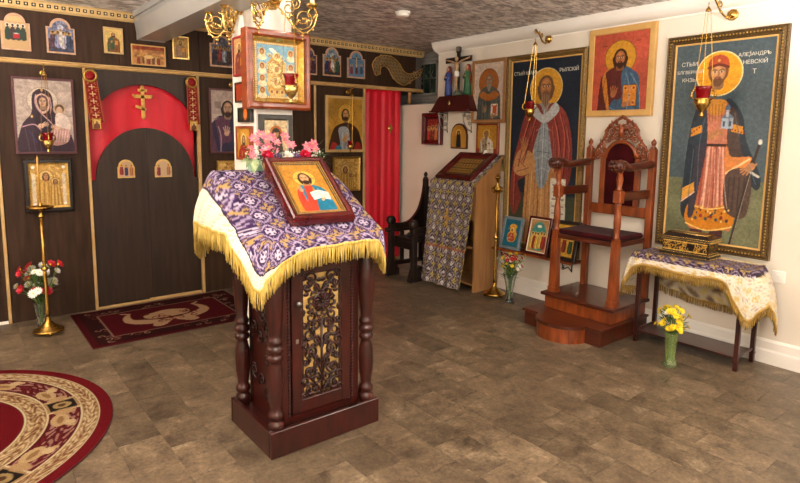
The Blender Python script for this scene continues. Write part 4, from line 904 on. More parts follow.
MB().lathe([(.05, 0), (.055, .01), (.03, .05), (.015, .06)], (0, 0, 0), 12).build('base', mat('mossy_base', '4a5a48', '6a705c', .6), t)
M_skin = mat('pale_carved_skin', 'b08a62', 'c8a47c', .5)
b = MB(); z = .0
b.tube([(-.02, 0, .06), (-.024, .008, .14), (-.024, 0, .21), (-.026, 0, .25), (-.026, 0, .3), (-.026, 0, .335)], [.01, .014, .02, .018, .026, .016], 8)
for q in (-1, 1): b.tube([(-.024, q*.02, .322), (-.024, q*.07, .345), (-.02, q*.13, .36), (-.02, q*.165, .367)], [.012, .01, .008, .007], 7); b.ball((-.02, q*.172, .37), .009, 6)
b.ball((-.03, 0, .365), .022, 10, (1, .9, 1.2)); b.tube([(-.022, -.006, .06), (-.03, -.01, .02)], .008, 6)
b.build('corpus', M_skin, t); b = MB(); b.lathe([(.026, .19), (.03, .2), (.027, .235), (.02, .245)], (-.024, 0, 0), 10); b.build('loincloth', M_paper, t)
for y, robe, head, lab, hh in ((4.485, '2c3f78', '6a2a34', 'small standing figure in a blue robe left of the crucifix on the wall shelf', .3), (4.205, '2c5a38', '7a3020', 'small standing figure in a green robe right of the crucifix on the wall shelf', .32)):
    t = thing('standing_figure', lab, 'figurine', (XW-.06, y, 1.917), 0, None)
    mr_ = mat('robe_'+robe, robe, tuple(hexc(robe)*1.25), .5, scale=20)
    b = MB(); b.lathe([(.036, 0), (.04, .02), (.034, .1), (.032, .15), (.036, .2), (.03, .235), (.012, .25)], (0, 0, 0), 14, wob=lambda a: .08*math.sin(6*a)); b.tube([(0, .03, .22), (-.03, .025, .17), (-.038, 0, .19)], [.014, .012, .009], 7); b.tube([(0, -.03, .22), (-.03, -.028, .16), (-.038, 0, .18)], [.014, .012, .009], 7); b.build('robe', mr_, t)
    b = MB(); b.lathe([(.03, .1), (.036, .16), (.036, .22), (.026, .25), (.024, .29), (.016, .305), (.003, .31)], (.008, 0, 0), 14); b.build('mantle', mat('mantle_'+head, head, tuple(hexc(head)*1.2), .5, scale=20), t)
    b = MB(); b.ball((-.012, 0, .272), .019, 10, (1, .9, 1.2)); b.ball((-.04, 0, .188), .01, 8); b.build('face_and_hands', M_skin, t)

# hanging oil lamps
def lampada(name, label, hook, cup, glass=M_redglass, arm_from=None, rose_r=.035, r=.04, side='right', chains=True, metal=M_brass):
    """cup=(x,y,z rim)"""
    t = thing(name, label, 'oil lamp', cup)
    prof = [(.0, -.115), (.008, -.11), (.012, -.1), (.006, -.095), (.008, -.085), (.020, -.075), (.030, -.058), (.037, -.04), (.034, -.034), (.038, -.028), (.036, -.022), (.030, -.022), (.027, -.03), (.015, -.06), (0, -.065)]
    k = r/.04; MB().lathe([(a*k, z*k) for a, z in prof], (0, 0, 0), 20).build('cup', metal, t)
    MB().lathe([(.0, -.06*k), (.018*k, -.055*k), (.029*k, -.02*k), (.035*k, .02*k), (.041*k, .034*k), (.038*k, .034*k), (.031*k, .018*k), (.02*k, -.04*k), (0, -.05*k)], (0, 0, 0), 20).build('glass', glass, t)
    for i in range(3):
        a = 2*PI*i/3+.5; ex, ey = .044*k*math.cos(a), .044*k*math.sin(a)
        b = MB(); b.tube([(.034*k*math.cos(a), .034*k*math.sin(a), -.03*k), (.056*k*math.cos(a), .056*k*math.sin(a), -.02*k), (.058*k*math.cos(a), .058*k*math.sin(a), .005*k), (ex, ey, .012*k)], .004*k, 6)
        b.ball((.058*k*math.cos(a), .058*k*math.sin(a), -.012*k), .008*k, 6); b.ball((.05*k*math.cos(a), .05*k*math.sin(a), .014*k), .006*k, 6); b.build('handle', metal, t)
    if chains:
        H = Vector(hook)-Vector(cup)
        b = MB(); b.lathe([(.0, .03), (.006, .02), (.018, .0), (.02, -.006), (.016, -.006), (0, .0)], tuple(H), 12); b.tube([H+Vector((0, 0, .02)), H+Vector((0, 0, .05))], .003, 5); b.build('canopy', metal, t)
        for i in range(3):
            a = 2*PI*i/3+.5; p = Vector((.045*k*math.cos(a), .045*k*math.sin(a), .012*k)); q = H+Vector((.016*math.cos(a), .016*math.sin(a), -.004))
            n = int((q-p).length/.012); b = MB()
            for j in range(n):
                c0 = p.lerp(q, j/n); c1 = p.lerp(q, (j+.8)/n); b.tube([c0, c1], .0022, 4, False)
            b.build('chain', M_brass, t)
    b = MB(); b.tube([(0, 0, -.01), (0, 0, .008)], .002, 5); b.build('wick', M_wax, t)
    return t
def bracket(label, rose, hook, side='right'):
    t = thing('lamp_bracket', label, 'bracket', rose)
    D = Vector(hook)-Vector(rose); ax = Matrix.Rotation(-PI/2, 4, 'Y') if side == 'right' else Matrix.Rotation(PI/2, 4, 'X')
    s_ = 1.0 if side == 'right' else .55
    MB().lathe([(.036*s_, 0), (.038*s_, .008), (.03*s_, .014), (.026*s_, .012), (.02*s_, .022), (.008*s_, .03), (0, .032)], (0, 0, 0), 20, ax, wob=lambda a: .05*math.sin(8*a)).build('rosette', M_brass, t)
    b = MB(); P = [Vector((0, 0, 0)), D*.25+Vector((0, 0, -.035*s_)), D*.5+Vector((0, 0, -.02*s_)), D*.72+Vector((0, 0, .03*s_)), D*.92+Vector((0, 0, .06*s_)), D+Vector((0, 0, .075*s_)), D*1.06+Vector((0, 0, .06*s_)), D*1.03+Vector((0, 0, .045*s_))]
    b.tube(cat(P, 4), .0055*s_+.001, 7)
    for f, r in ((.25, .011), (.5, .009), (.75, .011), (.98, .009)): b.ball(D*f+Vector((0, 0, -.035*s_ if f < .3 else (-.02*s_ if f < .6 else .05*s_))), r*s_+.001, 8)
    hx = D.normalized(); c0 = D*.55+Vector((0, 0, .025*s_)); b.tube([c0+hx*(.024*s_*math.cos(a)*(1-a/12))+Vector((0, 0, .024*s_*math.sin(a)*(1-a/12))) for a in np.linspace(0, 8, 20)], .0035*s_+.001, 5); b.build('scroll_arm', M_brass, t); return t
bracket('brass scroll bracket above the white-bearded saint icon', (XW-.002, 3.262, 2.362), (4.0, 3.2, 2.33))
lampada('hanging_lamp', 'red glass oil lamp hanging before the white-bearded saint in the red mantle', (4.0, 3.2, 2.28), (4.0, 3.232, 1.765), r=.046)
bracket('brass scroll bracket above the prince icon', (XW-.002, 1.742, 2.338), (4.0, 1.79, 2.39))
lampada('hanging_lamp', 'red glass oil lamp hanging before the prince with the sword', (4.0, 1.79, 2.34), (4.0, 1.785, 1.80), r=.056)
bracket('tiny brass bracket above the sepia mother and child icon', (.63, YI-.05, 1.945), (.63, 5.15, 1.96), 'screen')
lampada('hanging_lamp', 'small gilt oil lamp hanging before the sepia mother and child icon', (.63, 5.15, 1.93), (.628, 5.15, 1.455), r=.042, metal=M_gold)
bracket('tiny brass bracket above the sepia saviour icon', (2.13, YI-.05, 1.95), (2.13, 5.16, 1.955), 'screen')
bracket('tiny brass bracket above the forerunner icon', (3.42, YI-.05, 1.955), (3.44, 5.15, 1.96), 'screen')
lampada('hanging_lamp', 'small dark oil lamp hanging before the forerunner icon', (3.43, 5.15, 1.92), (3.41, 5.15, 1.41), r=.034)
lampada('hanging_lamp', 'ruby glass oil lamp on gold chains before the icon on the pillar', (1.64, 3.1, 2.46), (1.632, 3.1, 1.812), r=.047, metal=M_gold)

# ledge with three leaning icons
t = thing('wall_ledge', 'narrow brown wooden ledge on iron hooks below the tall bearded saint icon', 'ledge', (XW, 3.27, .42))
MB().box(-.17, -.001, -.46, .44, 0, .022, ch=.004).build('ledge_board', M_throne, t)
for y in (-.36, .34):
    b = MB(); b.tube([(-.004, 0, 0), (-.004, 0, -.1)], .006, 6); b.tube([(-.15, 0, -.003), (-.004, 0, -.003)], .005, 6); b.tube(cat([(-.15, 0, -.003), (-.12, 0, -.05), (-.06, 0, -.05), (-.004, 0, -.1)], 4), .005, 6); b.tube(spiral((-.13, -.045), .02, .006, 1.3, 1, 12), .004, 5); b.build('iron_hook', M_iron, t, (0, y, 0))
def multi(bg, cols, halo='e8c870', n=4, arch=None):
    def f(w, h, res):
        c = Cv(w, h, bg, res*1.2); c.noise(.1)
        if arch: c.poly([(.1, c.A*.9), (.12, c.A*.3), (.5, .08), (.88, c.A*.3), (.9, c.A*.9)], arch); c.ell(.5, .3, .13, .07, 'e8e4d8')
        figures(c, n, c.A*.45, c.A*.42, cols, halo); return c
    return f
def blueic(w, h, res):
    c = Cv(w, h, '1f6a80', res*1.2); c.poly([(.3, .35), (.5, .22), (.8, .3), (.74, .5), (.84, .8), (.7, 1.15), (.3, 1.15), (.25, .8), (.38, .6)], 'd89a2a'); c.ell(.5, .55, .13, .13, 'f0c050'); c.ell(.5, .55, .07, .09, 'a0603a'); c.poly([(.3, .8), (.6, .7), (.7, 1.1), (.32, 1.1)], 'a8402c'); scrolls(c, 20, 'f0dc90', .25, .25, .75, 1.15, .05, .014); return c
def leaning(name, label, yc, w, h, painter, frame, fw, zb, xb=-.14, lean=.22, dx=0, **k):
    return icon(name, label, 'right', 0, w, 0, h, painter, frame, fw, k.pop('dep', .02), at=((XW+xb, yc, zb), -PI/2), lean=-lean, **k)
leaning('leaning_icon', 'blue and gold icon in a blue-grey frame, left of the three on the ledge', 3.505, .235, .31, blueic, M_bluegrey, .028, .4425)
leaning('leaning_icon', 'brown framed icon with a teal arch, middle of the three on the ledge', 3.20, .25, .345, multi('b98a58', ('c8a24a', '8a2a22', 'c8a24a'), arch='3f8a80', n=5), M_cherry, .022, .4425, liner=(M_wax, .007))
leaning('leaning_icon', 'black and gold bordered icon half hidden behind the throne, right one on the ledge', 2.915, .26, .345, multi('c89a34', ('a8342a', '7a2a22', '3a4a2c'), n=3), M_ebony, .03, .4425, liner=(M_gold, .008))

# ------------------------------------------------------------------ pillar icons
t = thing('pillar_icon', 'gilt relief icon with blue panels in a deep red-brown case on the pillar', 'icon', (1.67, 3.395, 1.652))
w_, h_ = .435, .482
molding(w_, h_, [(0, 0), (0, .075), (.006, .088), (.016, .093), (.034, .092), (.042, .082), (.042, .07), (.042, 0)], M_rdwood, t, 'case')
molding(w_-.084, h_-.084, [(0, 0), (0, .072), (.004, .074), (.027, .035), (.027, 0)], M_gold, t, 'gilt_slope', .042)
def roots(w, h, res):
    c = Cv(w, h, 'b98e44', 420); A = c.A; c.rect(.05, .05, .95, A-.05, '7fb0c6')
    for x in np.arange(.03, 1, .045): c.ell(x, .03, .014, .014, 'f0e0b0'); c.ell(x, A-.03, .014, .014, 'f0e0b0')
    for y in np.arange(.03, A, .045): c.ell(.03, y, .014, .014, 'f0e0b0'); c.ell(.97, y, .014, .014, 'f0e0b0')
    for k in range(4):
        for x in (.17, .83):
            y = .2+k*(A-.36)/3.2+(.04 if k else 0)
            c.poly([(x-.1, y+.13), (x-.05, y+.04), (x+.05, y+.04), (x+.1, y+.13), (x+.05, y+.17), (x-.05, y+.17)], 'e8d8b0'); c.ell(x, y, .075, .075, 'e0c070'); c.ell(x, y, .05, .06, '8a4a28'); c.ell(x, y+.01, .033, .042, 'c08a5c')
    c.poly([(.3, A-.12), (.3, .5), (.36, .34), (.5, .22), (.64, .34), (.7, .5), (.7, A-.12)], 'c89a48'); c.rect(.27, .4, .31, A-.3, 'd8b468'); c.rect(.69, .4, .73, A-.3, 'd8b468')
    for y, r in ((.28, .08), (.55, .09), (.82, .11)):
        c.ell(.5, y, r*1.2, r*1.1, 'ecd08a'); c.ell(.5, y, r*.55, r*.65, 'a8703c'); c.ell(.5, y+.01, r*.36, r*.46, 'c8905c')
    scrolls(c, 50, 'f0dc9c', .3, .25, .7, A-.3, .04, .012); scrolls(c, 24, '8a6224', .3, .25, .7, A-.3, .04, .01)
    for x in (.38, .5, .62): c.ell(x, A-.14, .055, .05, 'e0c070'); c.ell(x, A-.14, .032, .038, '9a5a34'); c.poly([(x-.05, A-.1), (x+.05, A-.1), (x+.04, A-.05), (x-.04, A-.05)], 'd8b468')
    c.ell(.42, .17, .09, .04, 'f4ecd8', .4); return c
cv = roots(w_-.138, h_-.138, 420); picture(cv, 'painting', t, mat('gilt_enamel', 'ececec', 'ffffff', .35, .15, scale=120, attr=True, bump=.6, bscale=90, bumpd=.003), .036, z0=.069)
MB().box(-w_/2+.01, w_/2-.01, -.03, 0, .01, h_-.01).build('back_board', M_dark, t)
def saint_white(w, h, res):
    c = gilt_relief(9)(w, h, res); c.C = c.C*.6+.42; scrolls(c, 60, 'b4a88c', s=.05, w=.012)
    c.ell(.5, .48, .27, .27, 'b86a28'); c.poly([(.5, .3), (.3, .5), (.22, c.A), (.78, c.A), (.7, .5)], '4a3a34'); c.ell(.5, .55, .12, .15, 'b08050'); c.ell(.5, .42, .14, .07, '3a2a20'); return c
icon('veiled_icon', 'grey framed silver icon with an orange halo low on the pillar behind the flowers', 'screen', 1.556, 1.785, 1.315, 1.622, saint_white, mat('dark_grey_frame', '34342f', '4a4a44', .4), .03, .02, at=((1.67, 3.397, 1.315), 0), liner=(M_silver, .006))
def on_side(name, label, y0, y1, z0, z1, painter, fr, fw, **k): return icon(name, label, 'right', 0, y1-y0, 0, z1-z0, painter, fr, fw, .02, at=((1.537, (y0+y1)/2, z0), -PI/2), **k)
on_side('side_icon', 'narrow red-edged icon high on the shadowed side of the pillar', 3.49, 3.68, 1.868, 2.118, gold_saint('7a2a2a', '8a4a3a', 'c89a6a'), M_redsash, .014)
on_side('side_icon', 'small yellow icon on the pillar side, just left of the red-brown case', 3.50, 3.66, 1.70, 1.83, gold_saint('3a4a3a', '8a6a3a', 'c8a040'), M_ebony, .012)
on_side('side_icon', 'small dark icon with an orange halo on the pillar side', 3.42, 3.62, 1.572, 1.668, lambda w, h, res: (lambda c: (c.ell(.55, .2, .16, .2, 'e0701c'), c.ell(.55, .22, .08, .1, 'c08058'), c)[-1])(Cv(w, h, '2a2c22', res)), M_ebony, .008)
on_side('side_icon', 'upright icon of a red-robed figure in brown wood on the pillar side', 3.43, 3.66, 1.328, 1.548, gold_saint('9a2a22', '8a2420', 'c08a34'), M_rdwood, .016)

# ------------------------------------------------------------------ throne
T = thing('throne', 'tall carved throne of orange-brown wood with maroon velvet seat on a stepped base', 'throne', (3.9, 2.49, 0))
ox, oy = 3.9, 2.49
def tb(name, m, x0, x1, y0, y1, z0, z1, ch=.004, parent=None, lab=None):
    o = MB().box(x0-ox, x1-ox, y0-oy, y1-oy, z0, z1, ch=ch).build(name, m, parent or T)
    if lab: o['label'] = lab
    return o
tb('lower_step', M_throned, 3.585, 4.235, 2.185, 2.87, 0, .112); tb('step_top', M_throned, 3.57, 4.235, 2.172, 2.885, .112, .13)
pts = [(-.33+.175*(-math.sin(a))*1., .20*math.cos(a)) for a in np.linspace(0, PI, 17)]
MB().prism([(p[0]+.02, p[1]+.02) for p in pts][::-1], 0, .108, 'z').build('rounded_step', M_throne, T)
MB().prism([(p[0]*1.03+.03, p[1]*1.06+.02) for p in pts][::-1], .108, .131, 'z').build('rounded_tread', M_throned, T)
tb('upper_step', M_throne, 3.745, 4.235, 2.205, 2.80, .13, .232); tb('platform_top', M_throned, 3.715, 4.235, 2.172, 2.825, .232, .258, .006)
def turned(h):     # profile of a front post, bottom square part handled apart
    return None
for y in (2.755, 2.232):
    # front post: tapered square leg, turned balusters above
    p = thing('front_post', 'x', 'x', (3.80-ox, y-oy, 0)); del p['label']; del p['category']; p.parent = T
    b = MB(); w0, w1 = .033, .026
    b.add([(sx*w, sy*w, z) for z, w in ((.258, .036), (.30, .036), (.30, .032), (.76, .024)) for sx, sy in ((-1, -1), (1, -1), (1, 1), (-1, 1))],
          [(0, 1, 2, 3)[::-1]]+[(4*k+i, 4*k+(i+1) % 4, 4*k+4+(i+1) % 4, 4*k+4+i) for k in range(3) for i in range(4)]+[(12, 13, 14, 15)])
    b.build('square_leg', M_throne, p)
    b = MB(); b.lathe([(.022, .76), (.026, .775), (.018, .785), (.023, .82), (.027, .88), (.024, .95), (.016, 1.0), (.02, 1.01), (.022, 1.03)], n=16); b.build('lower_baluster', M_throne, p)
    MB().box(-.03, .03, -.03, .03, 1.03, 1.12, ch=.005).build('rail_block', M_throne, p)
    b = MB(); b.lathe([(.022, 1.12), (.025, 1.13), (.017, 1.14), (.022, 1.17), (.026, 1.2), (.018, 1.245), (.022, 1.25), (.024, 1.265)], n=16); b.build('upper_baluster', M_throne, p)
for y in (2.745, 2.205):
    tb('back_post', M_throne, 4.175, 4.225, y-.024, y+.024, .258, 1.42, .004)
    b = MB(); b.lathe([(.02, 1.42), (.024, 1.428), (.01, 1.438), (.013, 1.447), (.02, 1.46), (.019, 1.475), (.008, 1.487), (.003, 1.496)], (4.20-ox, y-oy, 0), 14); b.build('finial', M_throne, T)
for yf, yb in ((2.755, 2.745), (2.232, 2.205)):
    b = MB()
    P = cat([(3.735-ox, yf-oy, 1.288), (3.80-ox, yf-oy, 1.31), (3.9-ox, yf-oy, 1.285), (4.03-ox, (yf+yb)/2-oy, 1.292), (4.18-ox, yb-oy, 1.305)], 5)
    b.tube(P, [.05 if i < 4 else (.044 if i < 9 else .036) for i in range(len(P))], 12, flat=.8); b.build('arm_rest', M_throned, T)
    b = MB()   # carved lion-mask scroll at the end of the arm
    b.tube(spiral((0, 0), .034, .008, 1.6, 1.2, 26, depth=-.046), .007, 6); b.tube(spiral((0, 0), .034, .008, 1.6, 1.2, 26, depth=.046), .007, 6)
    b.lathe([(.002, -.048), (.03, -.045), (.043, -.035), (.045, .035), (.03, .045), (.002, .048)], (0, 0, 0), 16, Matrix.Rotation(PI/2, 4, 'X'), wob=lambda a: .06*math.sin(7*a))
    for q in range(6): a = q*PI/3; b.ball((-.04, .03*math.cos(a), .03*math.sin(a)), .011, 8)
    b.ball((-.046, 0, 0), .016, 8); b.build('carved_arm_end', M_throned, T, (3.755-ox, yf-oy, 1.298))
    b = MB(); b.box(3.82-ox, 4.18-ox, (yf+yb)/2-.016-oy, (yf+yb)/2+.016-oy, 1.045, 1.11, ch=.005); b.build('side_rail', M_throned, T)
tb('seat_frame', M_throned, 3.79, 4.19, 2.215, 2.765, .70, .735)
b = MB(); b.box(3.80-ox, 4.18-ox, 2.225-oy, 2.755-oy, .735, .775, ch=.016); b.build('seat', M_velvet, T)
# back: rails, stiles, arched velvet panel, pierced crest
tb('back_rail', M_throne, 4.19, 4.22, 2.23, 2.72, .885, .965); tb('back_stile', M_throne, 4.19, 4.22, 2.60, 2.645, .965, 1.34); tb('back_stile', M_throne, 4.19, 4.22, 2.30, 2.345, .965, 1.34)
MB().tube([(4.205-ox, .128+.0*0, 1.34)]+[(4.205-ox, .13*math.cos(a)-.015, 1.34+.13*math.sin(a)) for a in np.linspace(0.05, PI-.05, 14)], .016, 6).build('arch_rim', M_throne, T)
MB().prism([(-.15, .965), (.115, .965), (.115, 1.34)]+[(.13*math.cos(a)-.017, 1.34+.125*math.sin(a)) for a in np.linspace(.1, PI-.1, 12)]+[(-.15, 1.34)], 4.205-ox, 4.215-ox, 'x').build('velvet_back', M_velvet, T)
b = MB(); X = 4.205-ox
cc = [(.235, 1.33), (.215, 1.40), (.20, 1.43), (.15, 1.50), (.135, 1.56), (.105, 1.60), (.05, 1.635), (.02, 1.655), (0, 1.665)]
out = [(y, z) for y, z in cc]+[(-y, z) for y, z in cc[::-1][1:]]
P = cat([(X, y-.015, z) for y, z in out], 3); b.tube(P, .011, 6)
for k, (y, z) in enumerate(cc[::1]):
    for q in (-1, 1): b.ball((X, q*y-.015, z), .015, 7)
for q in (-1, 1):
    for (y, z, r, a0, tn) in ((.195, 1.375, .03, 0, 1.5), (.165, 1.43, .032, 1, 1.6), (.16, 1.365, .022, 2, 1.4), (.12, 1.49, .034, 2, 1.5), (.085, 1.55, .036, 0, 1.6), (.04, 1.58, .03, 1, 1.5), (.035, 1.515, .032, 3, 1.5), (.085, 1.50, .02, 0, 1.4), (.2, 1.345, .02, 2, 1.2), (.05, 1.625, .016, 0, 1.2), (.13, 1.55, .018, 0, 1.2), (.14, 1.40, .02, 1, 1.2)):
        b.tube([(X-.004, q*p[1]-.015, p[2]) for p in spiral((y, z), r, r*.2, tn, a0, 18, 'yz')], .0065, 5)
    for z0_, y0_ in ((1.35, .22), (1.42, .2), (1.50, .15), (1.57, .11)):
        b.tube([(X-.006, q*(y0_)-.015, z0_), (X-.012, q*(y0_-.03)-.015, z0_+.03), (X-.006, q*(y0_-.02)-.015, z0_+.07)], [.005, .012, .003], 6)
# small double-headed bird in the middle
b.lathe([(.003, 1.50), (.022, 1.52), (.026, 1.56), (.012, 1.59), (.006, 1.60)], (X-.006, -.015, 0), 10)
for q in (-1, 1): b.tube([(X-.008, -.015, 1.58), (X-.01, -.015+q*.018, 1.605), (X-.012, -.015+q*.032, 1.60)], [.008, .009, .004], 6); b.tube([(X-.008, -.015+q*.02, 1.56), (X-.008, -.015+q*.06, 1.585), (X-.006, -.015+q*.065, 1.54)], [.014, .014, .004], 6)
b.build('pierced_crest', M_throne, T)

# ------------------------------------------------------------------ draped cloths with hem
def brocade(U, V, base='4a2c66', gold='c7a468', white='d8d0dc', s=.13, seed=0):
    """U,V in metres -> colour of a woven cross-and-scroll pattern"""
    H = U.shape; C = np.zeros(H+(3,))+hexc(base)
    def put(mk, col, op=1.):
        nonlocal C; a = (np.clip(mk, 0, 1)*op)[..., None]; C = C*(1-a)+hexc(col)*a
    w = np.sin(U*170+2.5*np.sin(V*95))*np.sin(V*160+2.5*np.sin(U*105)); put((w > .25).astype(float), tuple(hexc(base)*.55+hexc(white)*.3) if base != 'efe6d2' else 'd8c07c', .8)
    w = np.sin(U*260+2*np.sin(V*120+1))*np.sin(V*250+2*np.sin(U*130)); put((w > .5).astype(float), white, .7)
    def cell(du, dv):
        return (U/s+du) % 1-.5, (V/s+dv) % 1-.5
    a, b_ = cell(0, 0); r = np.hypot(a, b_); th = np.arctan2(b_, a)
    put((np.abs(r-.36-.05*np.cos(4*th)) < .035).astype(float), white, .75)
    put((r < .27+.03*np.cos(8*th)).astype(float), tuple(hexc(base)*.8) if base != 'efe6d2' else '6a4a80', .9)
    cr = ((np.abs(a) < .05+.06*(np.abs(b_) > .13)) & (np.abs(b_) < .2)) | ((np.abs(b_) < .05+.06*(np.abs(a) > .13)) & (np.abs(a) < .2)); put(cr.astype(float), white if base != 'efe6d2' else gold)
    a, b_ = cell(.5, .5); r = np.hypot(a, b_); th = np.arctan2(b_, a); put((r < .17+.10*np.cos(4*th)).astype(float), gold); put((r < .05).astype(float), base)
    put((np.abs(r-.28-.02*np.cos(8*th)) < .014).astype(float), gold, .6)
    return C
def satin(U, V, dots=True):
    C = np.zeros(U.shape+(3,))+hexc('ece3cf'); d = (np.sin(U*420) > .55) & (np.sin(V*420) > .55); C[d] = hexc('c8b68e')
    return C
def skirt(name, pairs, colour, m, parent, rows=26, per=14, wave=.012, nw=None, bulge=.02, closed=False):
    """pairs: [(edge point, hem point)], loft with folds; colour(S, T, V3)"""
    E_ = cat([p[0] for p in pairs], per); Hm = cat([p[1] for p in pairs], per); n = len(E_)
    tt = np.linspace(0, 1, rows)[:, None]; V = np.zeros((rows, n, 3))
    d = Hm-E_; ho = d.copy(); ho[:, 2] = 0
    tan = np.gradient(E_, axis=0)+np.gradient(Hm, axis=0); nrm = np.stack([tan[:, 1], -tan[:, 0], 0*tan[:, 0]], 1); nrm /= np.maximum(np.linalg.norm(nrm, axis=1, keepdims=True), 1e-6)
    L = np.r_[0, np.cumsum(np.linalg.norm(np.diff(Hm, axis=0), axis=1))]
    for i in range(rows):
        t = tt[i, 0]; q = math.sin(t*PI/2)**.8
        V[i, :, :2] = E_[:, :2]+ho[:, :2]*q+nrm[:, :2]*(-1*(wave*np.sin(L*42+1.7*np.sin(L*13))*t)[:, None])
        V[i, :, 2] = E_[:, 2]+d[:, 2]*t**1.15
    C = colour(L[None, :].repeat(rows, 0), tt.repeat(n, 1), V)
    o = obj(name, gridmesh(name, V, C), m, parent); sm = o.modifiers.new('thick', 'SOLIDIFY'); sm.thickness = .0025
    return o, V[-1], L

# ------------------------------------------------------------------ right wall table
tx, ty = 4.07, 1.765
TB = thing('side_table', 'narrow dark wooden table under the tall prince icon', 'table', (tx, ty, 0))
for x in (3.935, 4.2):
    for y in (1.42, 2.11):
        b = MB(); b.box(x-tx-.014, x-tx+.014, y-ty-.014, y-ty+.014, 0, .655, ch=.003); b.box(x-tx-.017, x-tx+.017, y-ty-.017, y-ty+.017, .06, .075, ch=.003); b.build('leg', M_mahog, TB)
MB().box(-.145, .14, -.365, .365, .655, .672, ch=.003).build('table_top', M_mahog, TB)
MB().box(-.13, .13, -.345, .345, .075, .088, ch=.003).build('low_shelf', M_mahog, TB)
for y in (-.345, .345): MB().box(-.121, .116, y-.008, y+.008, .088, .10, ch=.002).build('side_stretcher', M_mahog, TB)
for x in (-.135, .13): MB().box(x-.008, x+.008, -.33, .33, .61, .655, ch=.002).build('apron', M_mahog, TB)
TC = thing('table_cloth', 'white and gold brocade cloth with purple band and gold fringe draped over the side table', 'tablecloth', (tx, ty, .672))
xf, xb, yl, yr, zt = -.155, .15, .375, -.375, .006
def ctop(X, Y):
    C = brocade(X+tx, Y+ty, 'efe6d2', 'd9b24c', 'c9b48a', .15)
    p = brocade(X+tx, Y+ty, '2a1632', 'b79a62', 'b0a0b4', .09)
    mk = (X < .075); C[mk] = p[mk]; return C
gx, gy = np.meshgrid(np.linspace(xf, xb, 60), np.linspace(yr, yl, 140)); V = np.stack([gx, gy, 0*gx+zt+.0015*np.sin(gy*40)], -1)
obj('cloth_top', gridmesh('ct', V, ctop(gx, gy)), M_cloth, TC)
def cfront(S_, T_, V3):
    C = brocade(V3[..., 1]*.9, V3[..., 2], 'efe6d2', 'dcb850', 'dfd2b0', .16); w = np.sin(V3[..., 1]*60)*np.sin(V3[..., 2]*55+V3[..., 1]*12); w2 = np.sin(V3[..., 1]*190+2*np.sin(V3[..., 2]*90))*np.sin(V3[..., 2]*180+2*np.sin(V3[..., 1]*100))
    C[...] = hexc('ece2cf'); C[(w > .3) & (w2 > -.1)] = hexc('dcc077'); C[(w < -.35) & (w2 > .1)] = hexc('c4b49a'); C[(np.abs(w) < .06) & (w2 > .2)] = hexc('d8c690')
    p = brocade(V3[..., 1], V3[..., 2], '2a1632', 'b79a62', 'b0a0b4', .09); lim = np.where(V3[..., 2] > -.035-.0*V3[..., 1], True, False); C[lim] = p[lim]; return C
F = lambda x, y, z: (x, y, z)
pairs = [(F(.02, yl, zt), F(.03, yl+.075, -.32)), (F(-.08, yl, zt), F(-.10, yl+.10, -.30)), (F(xf, yl, zt), F(xf-.04, yl+.07, -.27)), (F(xf, yl-.03, zt), F(xf-.05, yl+.01, -.14)), (F(xf, yl-.10, zt), F(xf-.045, yl-.08, -.085)), (F(xf, .15, zt), F(xf-.04, .15, -.09)), (F(xf, -.05, zt), F(xf-.045, -.06, -.10)),
         (F(xf, -.20, zt), F(xf-.05, -.21, -.085)), (F(xf, -.28, zt), F(xf-.05, -.285, -.12)), (F(xf, -.32, zt), F(xf-.05, -.325, -.20)), (F(xf, yr+.005, zt), F(xf-.05, yr-.03, -.31)), (F(xf+.01, yr, zt), F(xf-.01, yr-.075, -.27)), (F(xf+.06, yr, zt), F(xf+.06, yr-.12, -.22)), (F(.0, yr, zt), F(.0, yr-.14, -.36)), (F(.10, yr, zt), F(.09, yr-.11, -.36))]
pairs = [(tuple(a), tuple(c)) for a, c in pairs]
o, hem, L_ = skirt('cloth_fall', pairs, cfront, M_cloth, TC, rows=34, per=12, wave=.006)
M_gband = mat('gold_braid', 'a5803a', 'c9a45a', .5, scale=120, bump=.5, bscale=200)
band = MB(); 
for a, c in zip(hem[:-1], hem[1:]): band.add([tuple(a+[0, 0, .022]), tuple(c+[0, 0, .022]), tuple(c), tuple(a)], [(0, 1, 2, 3)], True)
o = band.build('braid_band', M_gband, TC); sm = o.modifiers.new('t', 'SOLIDIFY'); sm.thickness = .006; sm.offset = 0
M_fringed = mat('old_gold_fringe', '94702a', 'c9a24e', .5, scale=160, stretch=(1, 1, .1))
strands(hem, .055, M_fringed, TC, step=.0055)
def cback(S_, T_, V3):
    C = np.zeros(V3.shape)+hexc('d9cdb4'); w = np.sin(V3[..., 1]*38+2*np.sin(V3[..., 2]*30))*np.sin(V3[..., 2]*42+1.5*np.sin(V3[..., 1]*25))
    C[w > .2] = hexc('b9a27a'); C[w > .6] = hexc('8f7b6a'); C[(w < -.5)] = hexc('e0cf88'); return C
pairs = [((xb-.01, yl, zt), (xb+.01, yl-.02, -.28)), ((xb-.01, .2, zt), (xb+.01, .2, -.31)), ((xb-.01, 0, zt), (xb+.005, 0, -.33)), ((xb-.01, -.2, zt), (xb+.01, -.2, -.335)), ((xb-.01, yr, zt), (xb+.01, yr, -.34))]
o, hem, L_ = skirt('cloth_back_fall', pairs, cback, M_cloth, TC, rows=30, per=16, wave=.008)
strands(hem, .055, M_fringed, TC, step=.006, name='back_fringe')
pairs = [((xb-.04, yl, zt), (xb-.05, yl-.01, -.38)), ((xb-.10, yl, zt), (xb-.11, yl-.005, -.36)), ((xb-.15, yl, zt), (xb-.17, yl, -.30))]
